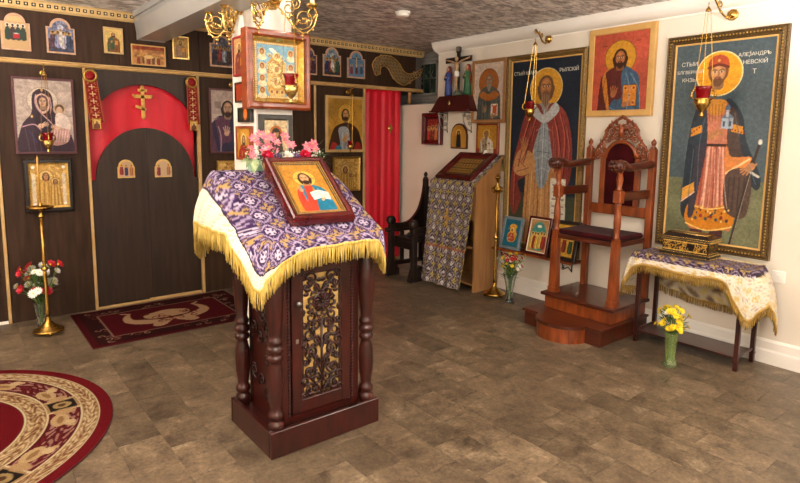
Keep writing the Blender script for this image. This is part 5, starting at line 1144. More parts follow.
# gilt casket on the table
CK = thing('reliquary_box', 'black and gold patterned casket on the purple band of the side table', 'box', (4.06, 1.822, .683)); CK.scale = (1.1, 1.12, 1.25)
cvp = lambda w, h: (lambda c: (scrolls(c, 46, 'c8983c', 0, .3*0, 1, c.A, .05, .012), c.line([(0, .02), (1, .02)], .02, 'e0b860', False), c.line([(0, c.A-.02), (1, c.A-.02)], .02, 'e0b860', False), c)[-1])(Cv(w, h, '1a0f0b', 420))
MB().box(-.082, .082, -.155, .155, .0, .022, ch=.004).build('base', M_ebony, CK); MB().box(-.07, .07, -.14, .14, .022, .095, ch=.002).build('body', M_ebony, CK)
MB().box(-.08, .08, -.152, .152, .095, .108, ch=.004).build('lid', M_ebony, CK); MB().add([(-.074, -.146, .108), (.074, -.146, .108), (.074, .146, .108), (-.074, .146, .108), (-.05, -.12, .128), (.05, -.12, .128), (.05, .12, .128), (-.05, .12, .128)], [(0, 1, 5, 4), (1, 2, 6, 5), (2, 3, 7, 6), (3, 0, 4, 7), (4, 5, 6, 7)]).build('lid_top', M_ebony, CK)
p = picture(cvp(.27, .06), 'gilt_panel', CK, M_paint, 0, z0=.028); p.rotation_euler = (0, 0, -PI/2); p.location = (-.0715, 0, 0)
p = picture(cvp(.13, .06), 'gilt_panel', CK, M_paint, 0, z0=.028); p.location = (0, -.1415, 0)
b = MB()
for z in (.004, .022, .096, .107):
    for k in range(40): b.ball((-.081, -.15+.3*k/39, z), .003, 5)
    for k in range(20): b.ball((-.078+.156*k/19, -.1545, z), .003, 5)
b.tube([(-.051, -.12, .129), (-.051, .12, .129), (.05, .12, .129), (.05, -.12, .129), (-.051, -.12, .129)], .0025, 4); o = b.build('gilt_beading', M_gold, CK); o['kind'] = 'stuff'

# ------------------------------------------------------------------ flowers and vases
def petals(b, c, r, n, d, cup=.4, w=.5, layers=1, seed=0):
    c = Vector(c); d = Vector(d).normalized(); a = d.orthogonal().normalized(); e = d.cross(a)
    for l in range(layers):
        rr = r*(1-.28*l); cu_ = cup+.35*l
        for k in range(n):
            th = 2*PI*(k+.5*l)/n; u = a*math.cos(th)+e*math.sin(th); s_ = d.cross(u)
            p0 = c+d*.1*r; p1 = c+u*rr*.6+d*rr*cu_*.5; p2 = c+u*rr+d*rr*cu_
            b.add([p0, p1+s_*rr*w*.55, p2+s_*rr*w*.2, p2-s_*rr*w*.2, p1-s_*rr*w*.55], [(0, 1, 4), (1, 2, 3, 4)], True)
def leaf(b, p, q, w):
    p, q = Vector(p), Vector(q); d = (q-p); s_ = d.cross(Vector((0, 0, 1))); s_ = s_.normalized()*w if s_.length > 1e-6 else Vector((w, 0, 0)); up = Vector((0, 0, w*.4)); m_ = p.lerp(q, .45)+up
    b.add([p, m_+s_, q, m_-s_, m_-up*.8], [(0, 1, 4), (1, 2, 4), (2, 3, 4), (3, 0, 4)], True)
def bouquet(name, label, loc, vase_prof, gm, heads, group=None, leafs=12, spread=.1, z0=.2, wob=None, water=.12, H=.36):
    t = thing(name, label, 'flower vase', loc, 0, group)
    b = MB(); pr = vase_prof; inner = [(max(r-.004, .001), z) for r, z in pr[::-1] if z > .012]+[(.001, .012)]
    b.lathe([(0.001, 0)]+pr+inner, n=24, wob=wob); b.build('vase', gm, t)
    rv = min(r for r, z in pr[3:])
    for i, (x, y, z, kind, r) in enumerate(heads):
        f = thing('flower', 'x', 'x', (0, 0, 0)); del f['label']; del f['category']; f.parent = t
        b = MB(); b.tube(cat([(x*.06, y*.06, .03), (x*.15, y*.15, z0*.8), (x*.6, y*.6, (z0+z)/2), (x, y, z)], 4), .0022, 5); b.build('stem', M_stem, f)
        b = MB(); d = (x*2+.001, y*2-.0, .12)
        if kind == 'w': petals(b, (x, y, z), r, 12, d, .2, .4, 2); mm_ = M_whitep
        elif kind == 'y': petals(b, (x, y, z), r, 10, d, .3, .5, 3); mm_ = M_yel
        elif kind == 'r': petals(b, (x, y, z), r, 7, d, .6, .8, 3); mm_ = M_redp
        elif kind == 'p': petals(b, (x, y, z), r, 6, d, .5, .6, 2); mm_ = M_pink
        else: petals(b, (x, y, z), r, 6, d, .5, .6, 2); mm_ = M_purp
        b.build('petals', mm_, f); b = MB(); b.ball((x, y, z+.003), r*.22, 6); b.build('flower_centre', M_yel if kind != 'y' else M_gold, f)
    R_ = random.Random(hash(name) % 1000 if 0 else len(heads))
    for i in range(leafs):
        a = R_.uniform(0, 6.28); rr = R_.uniform(.3, 1)*spread; z = R_.uniform(z0, H); b = MB(); leaf(b, (rr*.3*math.cos(a), rr*.3*math.sin(a), z-.04), (rr*1.1*math.cos(a), rr*1.1*math.sin(a), z), .012); b.build('leaf', M_leaf, t)
    return t
R_ = random.Random(4)
def heads(n, kinds, sp_, z0, z1, r): return [(R_.uniform(-1, 1)*sp_, R_.uniform(-1, 1)*sp_, R_.uniform(z0, z1), kinds[i % len(kinds)], r*R_.uniform(.8, 1.2)) for i in range(n)]
vp_ = [(.045, 0), (.047, .004), (.03, .02), (.027, .05), (.034, .11), (.043, .17), (.05, .205), (.052, .21)]
bouquet('yellow_flower_vase', 'green cut-glass vase of yellow flowers on the floor before the side table', (3.68, 1.725, 0), [(.050, 0), (.052, .004), (.043, .02), (.029, .06), (.032, .12), (.039, .18), (.043, .225), (.044, .23)], M_gglass, heads(34, 'yyyyyw', .085, .26, .40, .023), leafs=40, spread=.10, z0=.24, wob=lambda a: .04*math.sin(12*a), H=.38)
bouquet('small_flower_vase', 'clear cut-glass vase of small red and yellow flowers by the thin brass stand', (3.93, 3.325, 0), [(.045, 0), (.046, .004), (.036, .02), (.026, .06), (.032, .13), (.044, .2), (.06, .27), (.062, .275)], M_glass, heads(40, 'yrywrw', .10, .29, .44, .019), leafs=50, spread=.12, z0=.26, wob=lambda a: .05*math.sin(14*a), H=.42)
bouquet('floor_flower_vase', 'glass vase of red and white flowers on the floor behind the brass candle stand', (.49, 4.985, 0), vp_, M_glass, heads(34, 'wwrwrw', .14, .30, .49, .03), leafs=50, spread=.15, z0=.24, H=.46)

# ------------------------------------------------------------------ brass candle stands
def candle_stand(label, loc, H, top='plate'):
    t = thing('candle_stand', label, 'candle stand', loc)
    for a in (.5, 2.6, 4.7): MB().ball((.088*math.cos(a), .088*math.sin(a), .014), .014, 10).build('foot', M_brass, t)
    MB().lathe([(.0, .018), (.10, .018), (.104, .026), (.098, .034), (.075, .042), (.07, .05), (.05, .06), (.044, .07), (.03, .085), (.02, .095), (.013, .12), (.012, .14)], n=32).build('base', M_brass, t)
    def knop(z, r): return [(.0085, z-r*1.3), (.0125, z-r*1.0), (.009, z-r*.8), (r, z-r*.2), (r, z+r*.2), (.009, z+r*.8), (.0125, z+r*1.), (.0085, z+r*1.3)]
    z1 = H*.52; pr = [(.013, .13)]
    MB().lathe([(.016, .13), (.013, .16), (.0125, z1-.035)]+knop(z1, .024)[1:]+[(.012, z1+.05), (.012, H-.09)], n=14).build('pole', M_brass, t)
    b = MB()
    for k in range(int((H-.3)/.012)):
        z = .18+k*.012
        if abs(z-z1) > .03: b.lathe([(.012, z), (.0155, z+.003), (.012, z+.006)], n=10)
    o = b.build('pole_ribs', M_brass, t); o['kind'] = 'stuff'
    MB().lathe(knop(H-.06, .022 if top == 'plate' else .048), n=24).build('knop', M_brass, t)
    if top == 'plate':
        MB().lathe([(.01, H-.03), (.02, H-.02), (.072, H-.008), (.085, H+.004), (.086, H+.012), (.082, H+.012), (.07, H-.002), (.0, H-.004)], n=32).build('drip_plate', M_brass, t)
        b = MB(); b.lathe([(.012, H), (.012, H+.035), (.009, H+.035), (.009, H)], n=12); b.build('candle_socket', M_brass, t)
        MB().lathe([(.0065, H+.01), (.0065, H+.365), (.002, H+.37), (.001, H+.385)], n=10).build('candle', M_pqc, t)
    else:
        b = MB()
        for k in range(8): a = k*PI/4; b.tube([(.03*math.cos(a), .03*math.sin(a), H-.1), (.055*math.cos(a), .055*math.sin(a), H-.075), (.05*math.cos(a), .05*math.sin(a), H-.05)], .004, 5)
        b.build('knop_scroll', M_brass, t)
        MB().lathe([(.008, H), (.012, H+.02), (.026, H+.04), (.03, H+.05), (.012, H+.045), (.011, H+.075), (0.001, H+.075)], n=16).build('cup', M_brass, t)
    return t
candle_stand('tall brass stand with a thin candle before the gilt icon at left', (.518, 4.86, 0), .945)
candle_stand('slim brass stand with a large knop beside the cloth-draped oak lectern', (3.985, 3.56, 0), 1.08, 'knop')

# ------------------------------------------------------------------ dark bench chair by the red curtain
BC = thing('monastic_chair', 'black-brown carved wooden armchair with curved side between the red curtain and oak lectern', 'chair', (3.95, 4.59, 0))
def side_panel(y):
    pr = cat([(-.27, .60), (-.20, .57), (-.10, .565), (.0, .59), (.10, .68), (.16, .82), (.19, .98)], 5)
    q = [(-.30, .50)]+[(-.285, .56)]+[tuple(p) for p in pr]+[(.235, .98), (.235, .50), (.1, .49)]
    g_ = thing('arm_side', 'x', 'x', (0, y, 0)); del g_['label']; del g_['category']; g_.parent = BC
    MB().prism(q[::-1], -.018, .018, 'y').build('curved_panel', M_ebony, g_)
    MB().box(-.33, .235, -.03, .03, .475, .505, ch=.006).build('arm_rail', M_ebony, g_)
    for x in (-.24, -.11, .02, .15):
        b = MB(); b.lathe([(.016, .1), (.02, .13), (.014, .16), (.02, .28), (.014, .42), (.02, .45), (.016, .48)], (x, 0, 0), 10) if 0 else b.box(x-.022, x+.022, -.012, .012, .13, .475, ch=.005); b.build('slat', M_ebony, g_)
    MB().box(-.26, .235, -.02, .02, .105, .15, ch=.006).build('foot_rail', M_ebony, g_)
    b = MB(); b.box(-.29, -.23, -.028, .028, .0, .56, ch=.008); b.build('front_post', M_ebony, g_)
    b = MB(); b.box(-.33, -.16, -.03, .03, .0, .05, ch=.01); b.prism([(-.32, .05), (-.16, .05), (-.22, .14), (-.29, .14)], -.026, .026, 'y'); b.build('foot', M_ebony, g_)
    b = MB(); b.lathe([(.002, -.03), (.045, -.028), (.05, -.02), (.05, .02), (.045, .028), (.002, .03)], (-.265, 0, .60), 16, Matrix.Translation((-.265, 0, .60)) @ Matrix.Rotation(PI/2, 4, 'X') @ Matrix.Translation((.265, 0, -.60))); b.ball((-.33, 0, .51), .02, 8); b.build('carved_boss', M_ebony, g_)
    MB().box(.19, .24, -.026, .026, 0, 1.03, ch=.006).build('back_post', M_ebony, g_)
    MB().lathe([(.022, 1.03), (.026, 1.04), (.012, 1.05), (.022, 1.065), (.022, 1.08), (.01, 1.1), (.002, 1.105)], (.215, 0, 0), 12).build('finial', M_ebony, g_)
side_panel(.19); side_panel(-.19)
MB().box(-.24, .2, -.165, .165, .40, .435, ch=.008).build('seat', M_ebony, BC)
MB().box(.2, .23, -.165, .165, .44, .95, ch=.006).build('back_panel', M_ebony, BC)
MB().box(-.245, -.22, -.165, .165, .32, .40, ch=.005).build('seat_apron', M_ebony, BC)

# ------------------------------------------------------------------ main lectern in the foreground
lx, ly = 1.40, 2.53
LC = thing('carved_lectern', 'dark mahogany lectern with turned corner posts and pierced carved door in the foreground', 'lectern', (lx, ly, 0))
x0, x1, y0, y1 = 1.085-lx, 1.70-lx, 2.295-ly, 2.77-ly
b = MB(); b.box(x0, x1, y0, y0+.022, 0, .13, ch=.003).box(x0, x1, y1-.022, y1, 0, .13, ch=.003).box(x0, x0+.022, y0+.022, y1-.022, 0, .13, ch=.003).box(x1-.022, x1, y0+.022, y1-.022, 0, .13, ch=.003).box(x0+.02, x1-.02, y0+.02, y1-.02, 0, .10)
b.build('plinth', M_mahog, LC)
prof = [(.030, .10), (.030, .115), (.036, .125), (.040, .14), (.036, .155), (.028, .162), (.028, .168), (.036, .178), (.038, .19), (.034, .203), (.026, .212), (.030, .24), (.037, .29), (.039, .34), (.036, .40), (.028, .435), (.026, .448), (.036, .458), (.038, .47), (.034, .48), (.027, .487), (.037, .497), (.040, .51), (.037, .523), (.027, .53), (.036, .54), (.037, .552), (.032, .562), (.028, .575), (.033, .62), (.041, .70), (.042, .78), (.037, .86), (.028, .92), (.026, .935), (.038, .945), (.040, .96), (.034, .975), (.030, .985), (.030, 1.0)]
for px_ in (1.135, 1.65):
    for py_, hh in ((2.345, 0), (2.72, .2)):
        MB().lathe([(r, z if z < .6 else .6+(z-.6)*(.4+hh)/.4) for r, z in prof], (px_-lx, py_-ly, 0), 20).build('turned_post', M_mahog, LC)
bx0, bx1, by0, by1 = 1.175-lx, 1.615-lx, 2.365-ly, 2.71-ly
b = MB(); b.box(bx0, bx1, by0+.012, by1, .10, 1.0).box(bx0, bx0+.05, by0, by0+.02, .11, .98, ch=.002).box(bx1-.05, bx1, by0, by0+.02, .11, .98, ch=.002).box(bx0+.05, bx1-.05, by0, by0+.02, .91, .98, ch=.002).box(bx0+.05, bx1-.05, by0, by0+.02, .11, .145, ch=.002)
b.build('cabinet_body', M_mahog, LC)
b = MB()
for X_ in (bx0+.04, bx1-.04):
    for k in range(46): z = .15+k*.0168; b.tube([(X_-.006, by0-.002, z-.007), (X_+.006, by0-.002, z+.007)], .0035, 5)
for z in (.925,):
    for k in range(20): x = bx0+.05+k*.0178; b.tube([(x-.007, by0-.002, z-.006), (x+.007, by0-.002, z+.006)], .0035, 5)
o = b.build('rope_moulding', M_mahogc, LC); o['kind'] = 'stuff'
# left side carved panel
b = MB(); sx = 1.170-lx
for k in range(30):
    yy, zz = random.uniform(by0+.05, by1-.05), .2+.72*k/30; b.tube(spiral((yy, zz), random.uniform(.025, .045), .006, random.choice([-1.3, 1.3]), random.uniform(0, 6), 14, 'yz', sx), .0045, 5)
for y in (by0+.02, by1-.02): b.box(sx-.006, sx+.006, y-.006, y+.006, .14, .96)
o = b.build('carved_side', M_mahogc, LC); o['kind'] = 'stuff'
# door: frame, gilt backing and pierced scrollwork
dr = thing('door_part', 'x', 'x', (1.395-lx, by0, 0)); del dr['label']; del dr['category']; dr.name = 'door'; dr.parent = LC
dw, d0, d1 = .165, .150, .905
iw, i0, i1 = .113, .215, .845
b = MB(); b.box(-dw, -iw, -.008, .008, d0, d1, ch=.002).box(iw, dw, -.008, .008, d0, d1, ch=.002).box(-iw, iw, -.008, .008, d0, i0, ch=.002).box(-iw, iw, -.008, .008, i1, d1, ch=.002).build('door_frame', M_mahog, dr)
MB().box(-iw, iw, .006, .010, i0, i1).build('gilt_backing', mat('gilt_backing', 'a88646', 'caa864', .5), dr)
b = MB(); dpt = -.002
for q in (-1, 1):
    for (x, z, r, a, tn) in ((.055, .81, .034, 0, 1.3), (.085, .775, .022, 2, 1.2), (.03, .765, .02, 1, 1.2), (.09, .83, .018, 0, 1), (.06, .62, .03, 1, 1.3), (.09, .585, .02, 3, 1.2), (.03, .575, .026, 0, 1.3), (.07, .535, .034, 2, 1.4), (.03, .50, .022, 1, 1.2), (.09, .48, .022, 0, 1.2),
                           (.055, .44, .034, 0, 1.4), (.09, .40, .022, 2, 1.2), (.03, .385, .026, 1, 1.3), (.065, .345, .036, 3, 1.4), (.095, .30, .022, 0, 1.2), (.03, .30, .028, 2, 1.3), (.07, .255, .034, 1, 1.3), (.028, .245, .022, 0, 1.2), (.1, .235, .014, 0, 1)):
        b.tube([(q*p[0], dpt, p[2]) for p in spiral((x, z), r, r*.22, tn, a, 16, 'xz')], [.0125-.006*k/15 for k in range(16)], 6, flat=.5)
    for (z0_, z1_, w) in ((.23, .33, .05), (.33, .45, .04), (.46, .58, .05), (.74, .82, .05)):
        b.tube(cat([(q*.004, dpt, z0_), (q*w*.6, dpt-.002, (z0_+z1_)/2-.01), (q*w*1.6, dpt, z1_)], 5), .009, 6, flat=.6)
b.tube([(0, dpt, .215), (0, dpt-.002, .6)], .006, 6)
cz_ = .69
b.lathe([(.05, .0), (.05, .005), (.04, .007), (.035, .003), (.0, .004)], (0, 0, 0), 24, Matrix.Translation((0, dpt, cz_)) @ Matrix.Rotation(PI/2, 4, 'X'), wob=lambda a: .06*math.sin(8*a))
for k in range(12):
    a = k*PI/6; b.tube([(.008*math.cos(a), dpt-.007, cz_+.008*math.sin(a)), (.03*math.cos(a), dpt-.01, cz_+.03*math.sin(a)), (.045*math.cos(a+.2), dpt-.006, cz_+.045*math.sin(a+.2))], [.003, .006, .003], 5)
    b.tube([(.055*math.cos(a), dpt, cz_+.055*math.sin(a)), (.075*math.cos(a+.25), dpt-.003, cz_+.075*math.sin(a+.25)), (.07*math.cos(a+.5), dpt, cz_+.07*math.sin(a+.5))], [.007, .008, .004], 5)
b.ball((0, dpt-.008, cz_), .01, 8)
for x in (-.108, .108): b.box(x-.006, x+.006, -.006, .006, i0, i1)
for z in (i0+.004, .60, i1-.004): b.box(-iw, iw, -.005, .006, z-.005, z+.005) if z != .60 else None
rl = random.Random(3)
for k in range(62):
    x, z, w1, w2 = rl.uniform(.008, .108), rl.uniform(.225, .835), rl.uniform(.007, .012), rl.uniform(.012, .02)
    for q in (-1, 1): b.ball((q*x, dpt+.002, z), 1, 6, ((w1, .005, w2) if k % 2 else (w2, .005, w1)))
b.build('pierced_scrollwork', M_mahogc, dr)
MB().lathe([(.008, 0), (.006, .012), (.013, .02), (.013, .026), (.002, .032)], (0, 0, 0), 14, Matrix.Translation((-.137, -.008, .705)) @ Matrix.Rotation(PI/2, 4, 'X')).build('silver_knob', M_silver, dr)
MB().box(-.146, -.130, -.012, -.008, .505, .527, ch=.002).lathe([(.003, 0), (.003, .002)], (0, 0, 0), 8, Matrix.Translation((-.138, -.012, .516)) @ Matrix.Rotation(PI/2, 4, 'X')).build('silver_keyhole', M_silver, dr)
# sloping desk
FZ, BZ, FY, BY = 1.035, 1.305, 2.255, 2.76
MB().prism([(FY-ly, FZ-.02), (FY-ly, FZ-.008), (BY-ly, BZ-.008), (2.86-ly, BZ-.008), (2.86-ly, BZ-.05), (BY-ly, BZ-.05)], 1.085-lx, 1.655-lx, 'x').build('sloping_desk', M_mahog, LC)
MB().box(1.12-lx, 1.66-lx, 2.30-ly, 2.745-ly, .985, 1.01, ch=.003).build('desk_frame', M_mahog, LC)
MB().prism([(2.30-ly, 1.01), (2.30-ly, FZ+.0), (2.745-ly, BZ-.045), (2.745-ly, 1.01)], 1.13-lx, 1.65-lx, 'x').build('desk_support', M_mahog, LC)

# purple cloth over it
CL = thing('lectern_cloth', 'purple and gold brocade cloth with white satin border and yellow fringe over the mahogany lectern', 'tablecloth', (lx, ly, FZ))
CX0, CX1 = 1.065, 1.675
H_, W_ = 130, 190; u, v = np.meshgrid(np.linspace(0, 1, W_), np.linspace(0, 1, H_)); yy = FY-.008+v*(2.875-FY); zz = np.where(yy < BY, FZ+.004+(yy-FY)*(BZ-FZ)/(BY-FY), BZ+.004)
zz = zz+.002*np.sin(yy*30+u*9)+.0015*np.sin(u*33)
V = np.stack([CX0+u*(CX1-CX0)-lx, yy-ly, zz-FZ], -1); sl = np.hypot(yy-FY, zz-FZ)
pc = lambda U, V_: brocade(U+.02, V_, '36184e', 'b8975c', 'cbbcd2', .125)
obj('cloth_top', gridmesh('ct', V, pc(u*(CX1-CX0), sl)), M_cloth, CL)
def E3(x, y):  # point on desk edge
    z = FZ+.004+(y-FY)*(BZ-FZ)/(BY-FY) if y < BY else BZ+.004
    return (x-lx, y-ly, z-FZ)
h = lambda x, y, z: (x-lx, y-ly, z-FZ)
FYc = FY-.008
prs = [(E3(1.35, 2.875), h(1.34, 2.93, 1.10)), (E3(1.12, 2.875), h(1.10, 2.94, .99)), (E3(CX0, 2.875), h(1.0, 2.93, .93)), (E3(CX0, 2.83), h(.965, 2.87, 1.04)), (E3(CX0, 2.70), h(.945, 2.76, 1.06)), (E3(CX0, 2.52), h(.925, 2.54, 1.06)), (E3(CX0, 2.36), h(.905, 2.32, 1.065)), (E3(CX0, 2.29), h(.925, 2.25, .99)),
       (E3(CX0, FYc), h(.985, 2.19, .845)), (E3(1.09, FYc), h(1.05, 2.195, .90)), (E3(1.14, FYc), h(1.15, 2.21, .96)), (E3(1.25, FYc), h(1.26, 2.225, .982)), (E3(1.40, FYc), h(1.40, 2.225, .988)), (E3(1.55, FYc), h(1.56, 2.225, .99)), (E3(1.645, FYc), h(1.645, 2.225, .975)), (E3(CX1, FYc), h(1.685, 2.232, .89)),
       (E3(CX1, 2.32), h(1.70, 2.33, .93)), (E3(CX1, 2.5), h(1.735, 2.50, 1.06)), (E3(CX1, 2.7), h(1.755, 2.70, 1.14)), (E3(CX1, 2.84), h(1.765, 2.86, 1.14))]
frac = np.array([.4, .4, .40, .36, .34, .36, .42, .5, .66, .80, 1.0, 1.2, 1.2, 1.2, 1.2, .9, 1.0, .8, .7, .7])
PF = np.interp(np.arange(20*14-13)/14, np.arange(20), frac)
def cl(S_, T_, V3):
    P_ = pc(S_*1.0+.3, V3[..., 2]*1.2+.5); C = satin(S_, V3[..., 2]); f = PF[None, :].repeat(S_.shape[0], 0); C[T_ < f] = P_[T_ < f]; e = np.abs(T_-f) < .02; C[e] = hexc('2c1638'); return C
o, hem, L_ = skirt('cloth_fall', prs, cl, M_cloth, CL, rows=46, per=14, wave=.007)
M_yfr = mat('yellow_silk_fringe', 'c09a34', 'efd67e', .45, scale=160, stretch=(1, 1, .1))
b = MB()
for a, c in zip(hem[:-1], hem[1:]): b.add([tuple(a+[0, 0, .010]), tuple(c+[0, 0, .010]), tuple(c-[0, 0, .004]), tuple(a-[0, 0, .004])], [(0, 1, 2, 3)], True)
o = b.build('braid_band', M_yfr, CL); sm = o.modifiers.new('t', 'SOLIDIFY'); sm.thickness = .007; sm.offset = 0
strands(hem, .088, M_yfr, CL, step=.0042, thick=.0038)

# icon on the lectern, leaning on the slope
ang = math.radians(36)
def saviour_book(w, h, res):
    c = Cv(w, h, 'b8812e', 420); A = c.A; c.noise(.08, 4); c.ell(.5, .50, .28, .28, 'd6b050'); c.ring(.5, .50, .28, .01, '7a5a20')
    for q in (0, PI/2, PI): c.line([(.5+.17*math.cos(q), .50-.19*math.sin(q)), (.5+.24*math.cos(q), .50-.26*math.sin(q))], .03, 'a8823a', False)
    c.poly([(.38, .78), (.2, .88), (.12, 1.25), (.18, A+.05), (.5, A+.05), (.55, 1.0), (.6, .76)], 'c8402a'); c.poly([(.6, .74), (.84, .88), (.92, 1.2), (.9, A+.05), (.5, A+.05), (.56, 1.2), (.62, .95)], '1f6f8c')
    c.poly([(.3, .8), (.38, .76), (.36, 1.1), (.3, 1.3)], '2a7c98')
    for P in ([(.26, .95), (.22, 1.3)], [(.34, .9), (.36, 1.35)], [(.44, .85), (.44, 1.3)]): c.line(P, .014, '8f2418')
    for P in ([(.7, .85), (.82, 1.2)], [(.62, .9), (.6, 1.2)]): c.line(P, .014, '7fc0d0')
    face(c, .5, .50, .118, 'd09c6c', '3a2012', '3a2012'); hand(c, .28, .92, .045, 'd0a078', -PI/2-.2); c.poly([(.46, 1.0), (.68, .92), (.92, 1.02), (.9, 1.28), (.68, 1.2), (.48, 1.26)], 'efe8dc', False)
    c.line([(.68, .93), (.68, 1.2)], .014, 'a89c88', False)
    for k in range(4): c.line([(.51, 1.05+.045*k), (.65, 1.0+.045*k)], .007, '6a5a4c', False); c.line([(.72, 1.0+.045*k), (.87, 1.07+.045*k)], .007, '6a5a4c', False)
    hand(c, .7, 1.26, .04, 'd0a078', -1.2); return c
li = thing('lectern_icon', 'icon of the saviour holding an open book, in a scalloped red case', 'icon', (1.363+.012, 2.305, 1.084), 0, None, rot=(-(PI/2-ang)+0, 0, math.radians(-5)))
w_, h_ = .325, .455
pts = []
def scal(n, L): return [.010*abs(math.sin(PI*3*k/n))-.0 for k in range(n)]
oc = []; n_ = 24
for k in range(n_): oc.append((-w_/2+w_*k/n_, 0-.0*k))
sc_ = []
for k in range(n_): sc_.append((w_/2+.008*math.sin(3*PI*k/n_)**2, h_*k/n_))
sc2 = [(w_/2-w_*k/n_, h_+.006*math.sin(2*PI*k/n_)**2) for k in range(n_)]; sc3 = [(-w_/2-.008*math.sin(3*PI*k/n_)**2, h_-h_*k/n_) for k in range(n_)]
ol = oc+sc_+sc2+sc3
MB().prism(ol, -.03, 0.004, 'y').build('scalloped_case', M_cherry, li)
molding(w_-.012, h_-.012, [(0, .028), (0, .04), (.006, .048), (.016, .048), (.024, .04), (.028, .03)], M_cherry, li, 'case_rim', .006)
molding(w_-.068, h_-.068, [(0, .028), (0, .036), (.006, .038), (.012, .034), (.017, .036), (.024, .031), (.024, .028)], M_darkorn, li, 'gilt_frame', .034)
beads(w_-.068, h_-.068, .006, .038, .009, .003, M_pqc, li, .034); beads(w_-.068, h_-.068, .016, .036, .009, .0025, M_pqc, li, .034)
cv = saviour_book(w_-.114, h_-.114, 420); picture(cv, 'painting', li, M_paint, .032, z0=.057)

MB().box(-.12, .12, .004, .07, .30, .33, ch=.003).box(-.12, .12, .004, .03, .02, .05, ch=.003).build('rest', M_cherry, li)
# flower arrangement behind it
FA = thing('flower_arrangement', 'pink lily and red rose arrangement with green leaves on the back of the purple-covered lectern', 'flowers', (1.425, 2.81, BZ+.03)); FA.scale = (1, 1, .85)
R_ = random.Random(11)
MB().box(-.19, .22, -.03, .03, -.038, .035, ch=.008).build('flower_tray', mat('pale_green_tray', '7fa890', 'a8c8b0', .5), FA)
b = MB()
for k in range(300): x = R_.uniform(-.2, .24); z = R_.uniform(.02, .085); b.ball((x, R_.uniform(-.045, .03), z), R_.uniform(.0035, .006), 5)
o = b.build('white_filler', M_whitep, FA); o['kind'] = 'stuff'
b = MB()
for k in range(190):
    x = R_.uniform(-.2, .24); a = R_.uniform(0, 6.28); z = R_.uniform(.02, .09); leaf(b, (x, R_.uniform(-.03, .02), z-.03), (x+.035*math.cos(a), -.02+.045*math.sin(a), z+R_.uniform(-.01, .03)), .007)
o = b.build('small_greenery', M_leaf, FA); o['kind'] = 'stuff'
def fl_head(nm, x, y, z, r, mm_, n, cup, w, lay, d=(0, -1, .35)):
    b = MB(); petals(b, (x, y, z), r, n, d, cup, w, lay); f = b.build(nm, mm_, FA)
    c_ = MB(); c_.ball((x, y-.003, z), r*.16, 6); c_.build('flower_centre', M_yel, f)
for (x, z) in ((-.185, .10), (-.15, .135), (-.13, .09), (-.105, .16), (-.165, .165), (-.085, .115), (-.05, .085), (-.11, .07), (-.05, .14), (-.07, .175), (.01, .145), (.035, .125), (-.20, .065), (.0, .18), (-.135, .19), (.145, .12), (.175, .10), (.13, .085), (.165, .135)):
    fl_head('lily', x, R_.uniform(-.045, .0), z, .030, M_pink, 6, .35, .42, 2, (R_.uniform(-.5, .5), -1, R_.uniform(.1, .8)))
for (x, z) in ((-.115, .062), (.105, .062)):
    b = MB()
    for l in range(5): petals(b, (x, -.05, z), .033-.004*l, 7, (0, -1, .35), .35+.3*l, .95, 1); 
    b.ball((x, -.055, z+.003), .015, 8); b.build('rose', M_crim, FA)
for (x, z, m_) in ((-.06, .06, M_purp), (-.045, .05, M_purp), (.055, .06, M_purp), (.07, .045, M_purp), (.0, .075, M_whitep), (.02, .06, M_whitep), (-.005, .05, M_whitep)): fl_head('small_flower', x, -.045, z, .018, m_, 6, .4, .5, 2)
b = MB()
for (x, z, dx, dz, w) in ((-.19, .06, -.05, -.07, .022), (-.17, .05, -.03, -.10, .024), (-.15, .04, .02, -.10, .02), (-.2, .05, -.07, -.03, .02), (.2, .06, .07, .0, .014), (.19, .07, .06, .05, .013), (.21, .05, .07, .03, .012), (.18, .1, .05, .08, .012), (.2, .03, .07, -.03, .012), (-.2, .09, -.05, .02, .016)):
    q = MB(); leaf(q, (x, -.04, z), (x+dx, -.07, z+dz), w); q.build('leaf', M_leafp if x < 0 else M_leaf, FA)

# ------------------------------------------------------------------ oak lectern with long brocade cloth by the wall
OL = thing('oak_lectern', 'pale oak lectern with sloping top against the right wall beside the dark armchair', 'lectern', (4.06, 4.04, 0))
oy0, oy1 = 3.75-4.04, 4.33-4.04; ox0, ox1 = 3.90-4.06, 4.235-4.06
for y in (oy0, oy1-.02): MB().prism([(ox0, 0), (ox1, 0), (ox1, 1.27), (ox0, 1.03)], y, y+.02, 'y').build('side_panel', M_oak, OL)
MB().box(ox0, ox0+.018, oy0+.02, oy1-.02, .72, 1.03).build('front_panel', M_oak, OL)
for z in (.06, .42, .70): MB().box(ox0+.01, ox1, oy0+.02, oy1-.02, z, z+.018).build('shelf', M_oak, OL)
MB().box(ox1-.01, ox1, oy0+.02, oy1-.02, .06, 1.2).build('back_panel', M_oak, OL)
sl_ = math.atan2(.26, .36)
MB().prism([(ox0-.04, 1.02), (ox1+.015, 1.292), (ox1+.015, 1.31), (ox0-.04, 1.04)], oy0-.02, oy1+.02, 'y').build('sloping_top', M_oak, OL)
OC = thing('long_cloth', 'long purple and gold brocade cloth with embroidered cross hanging down the oak lectern', 'cloth', (4.06, 4.04, 0))
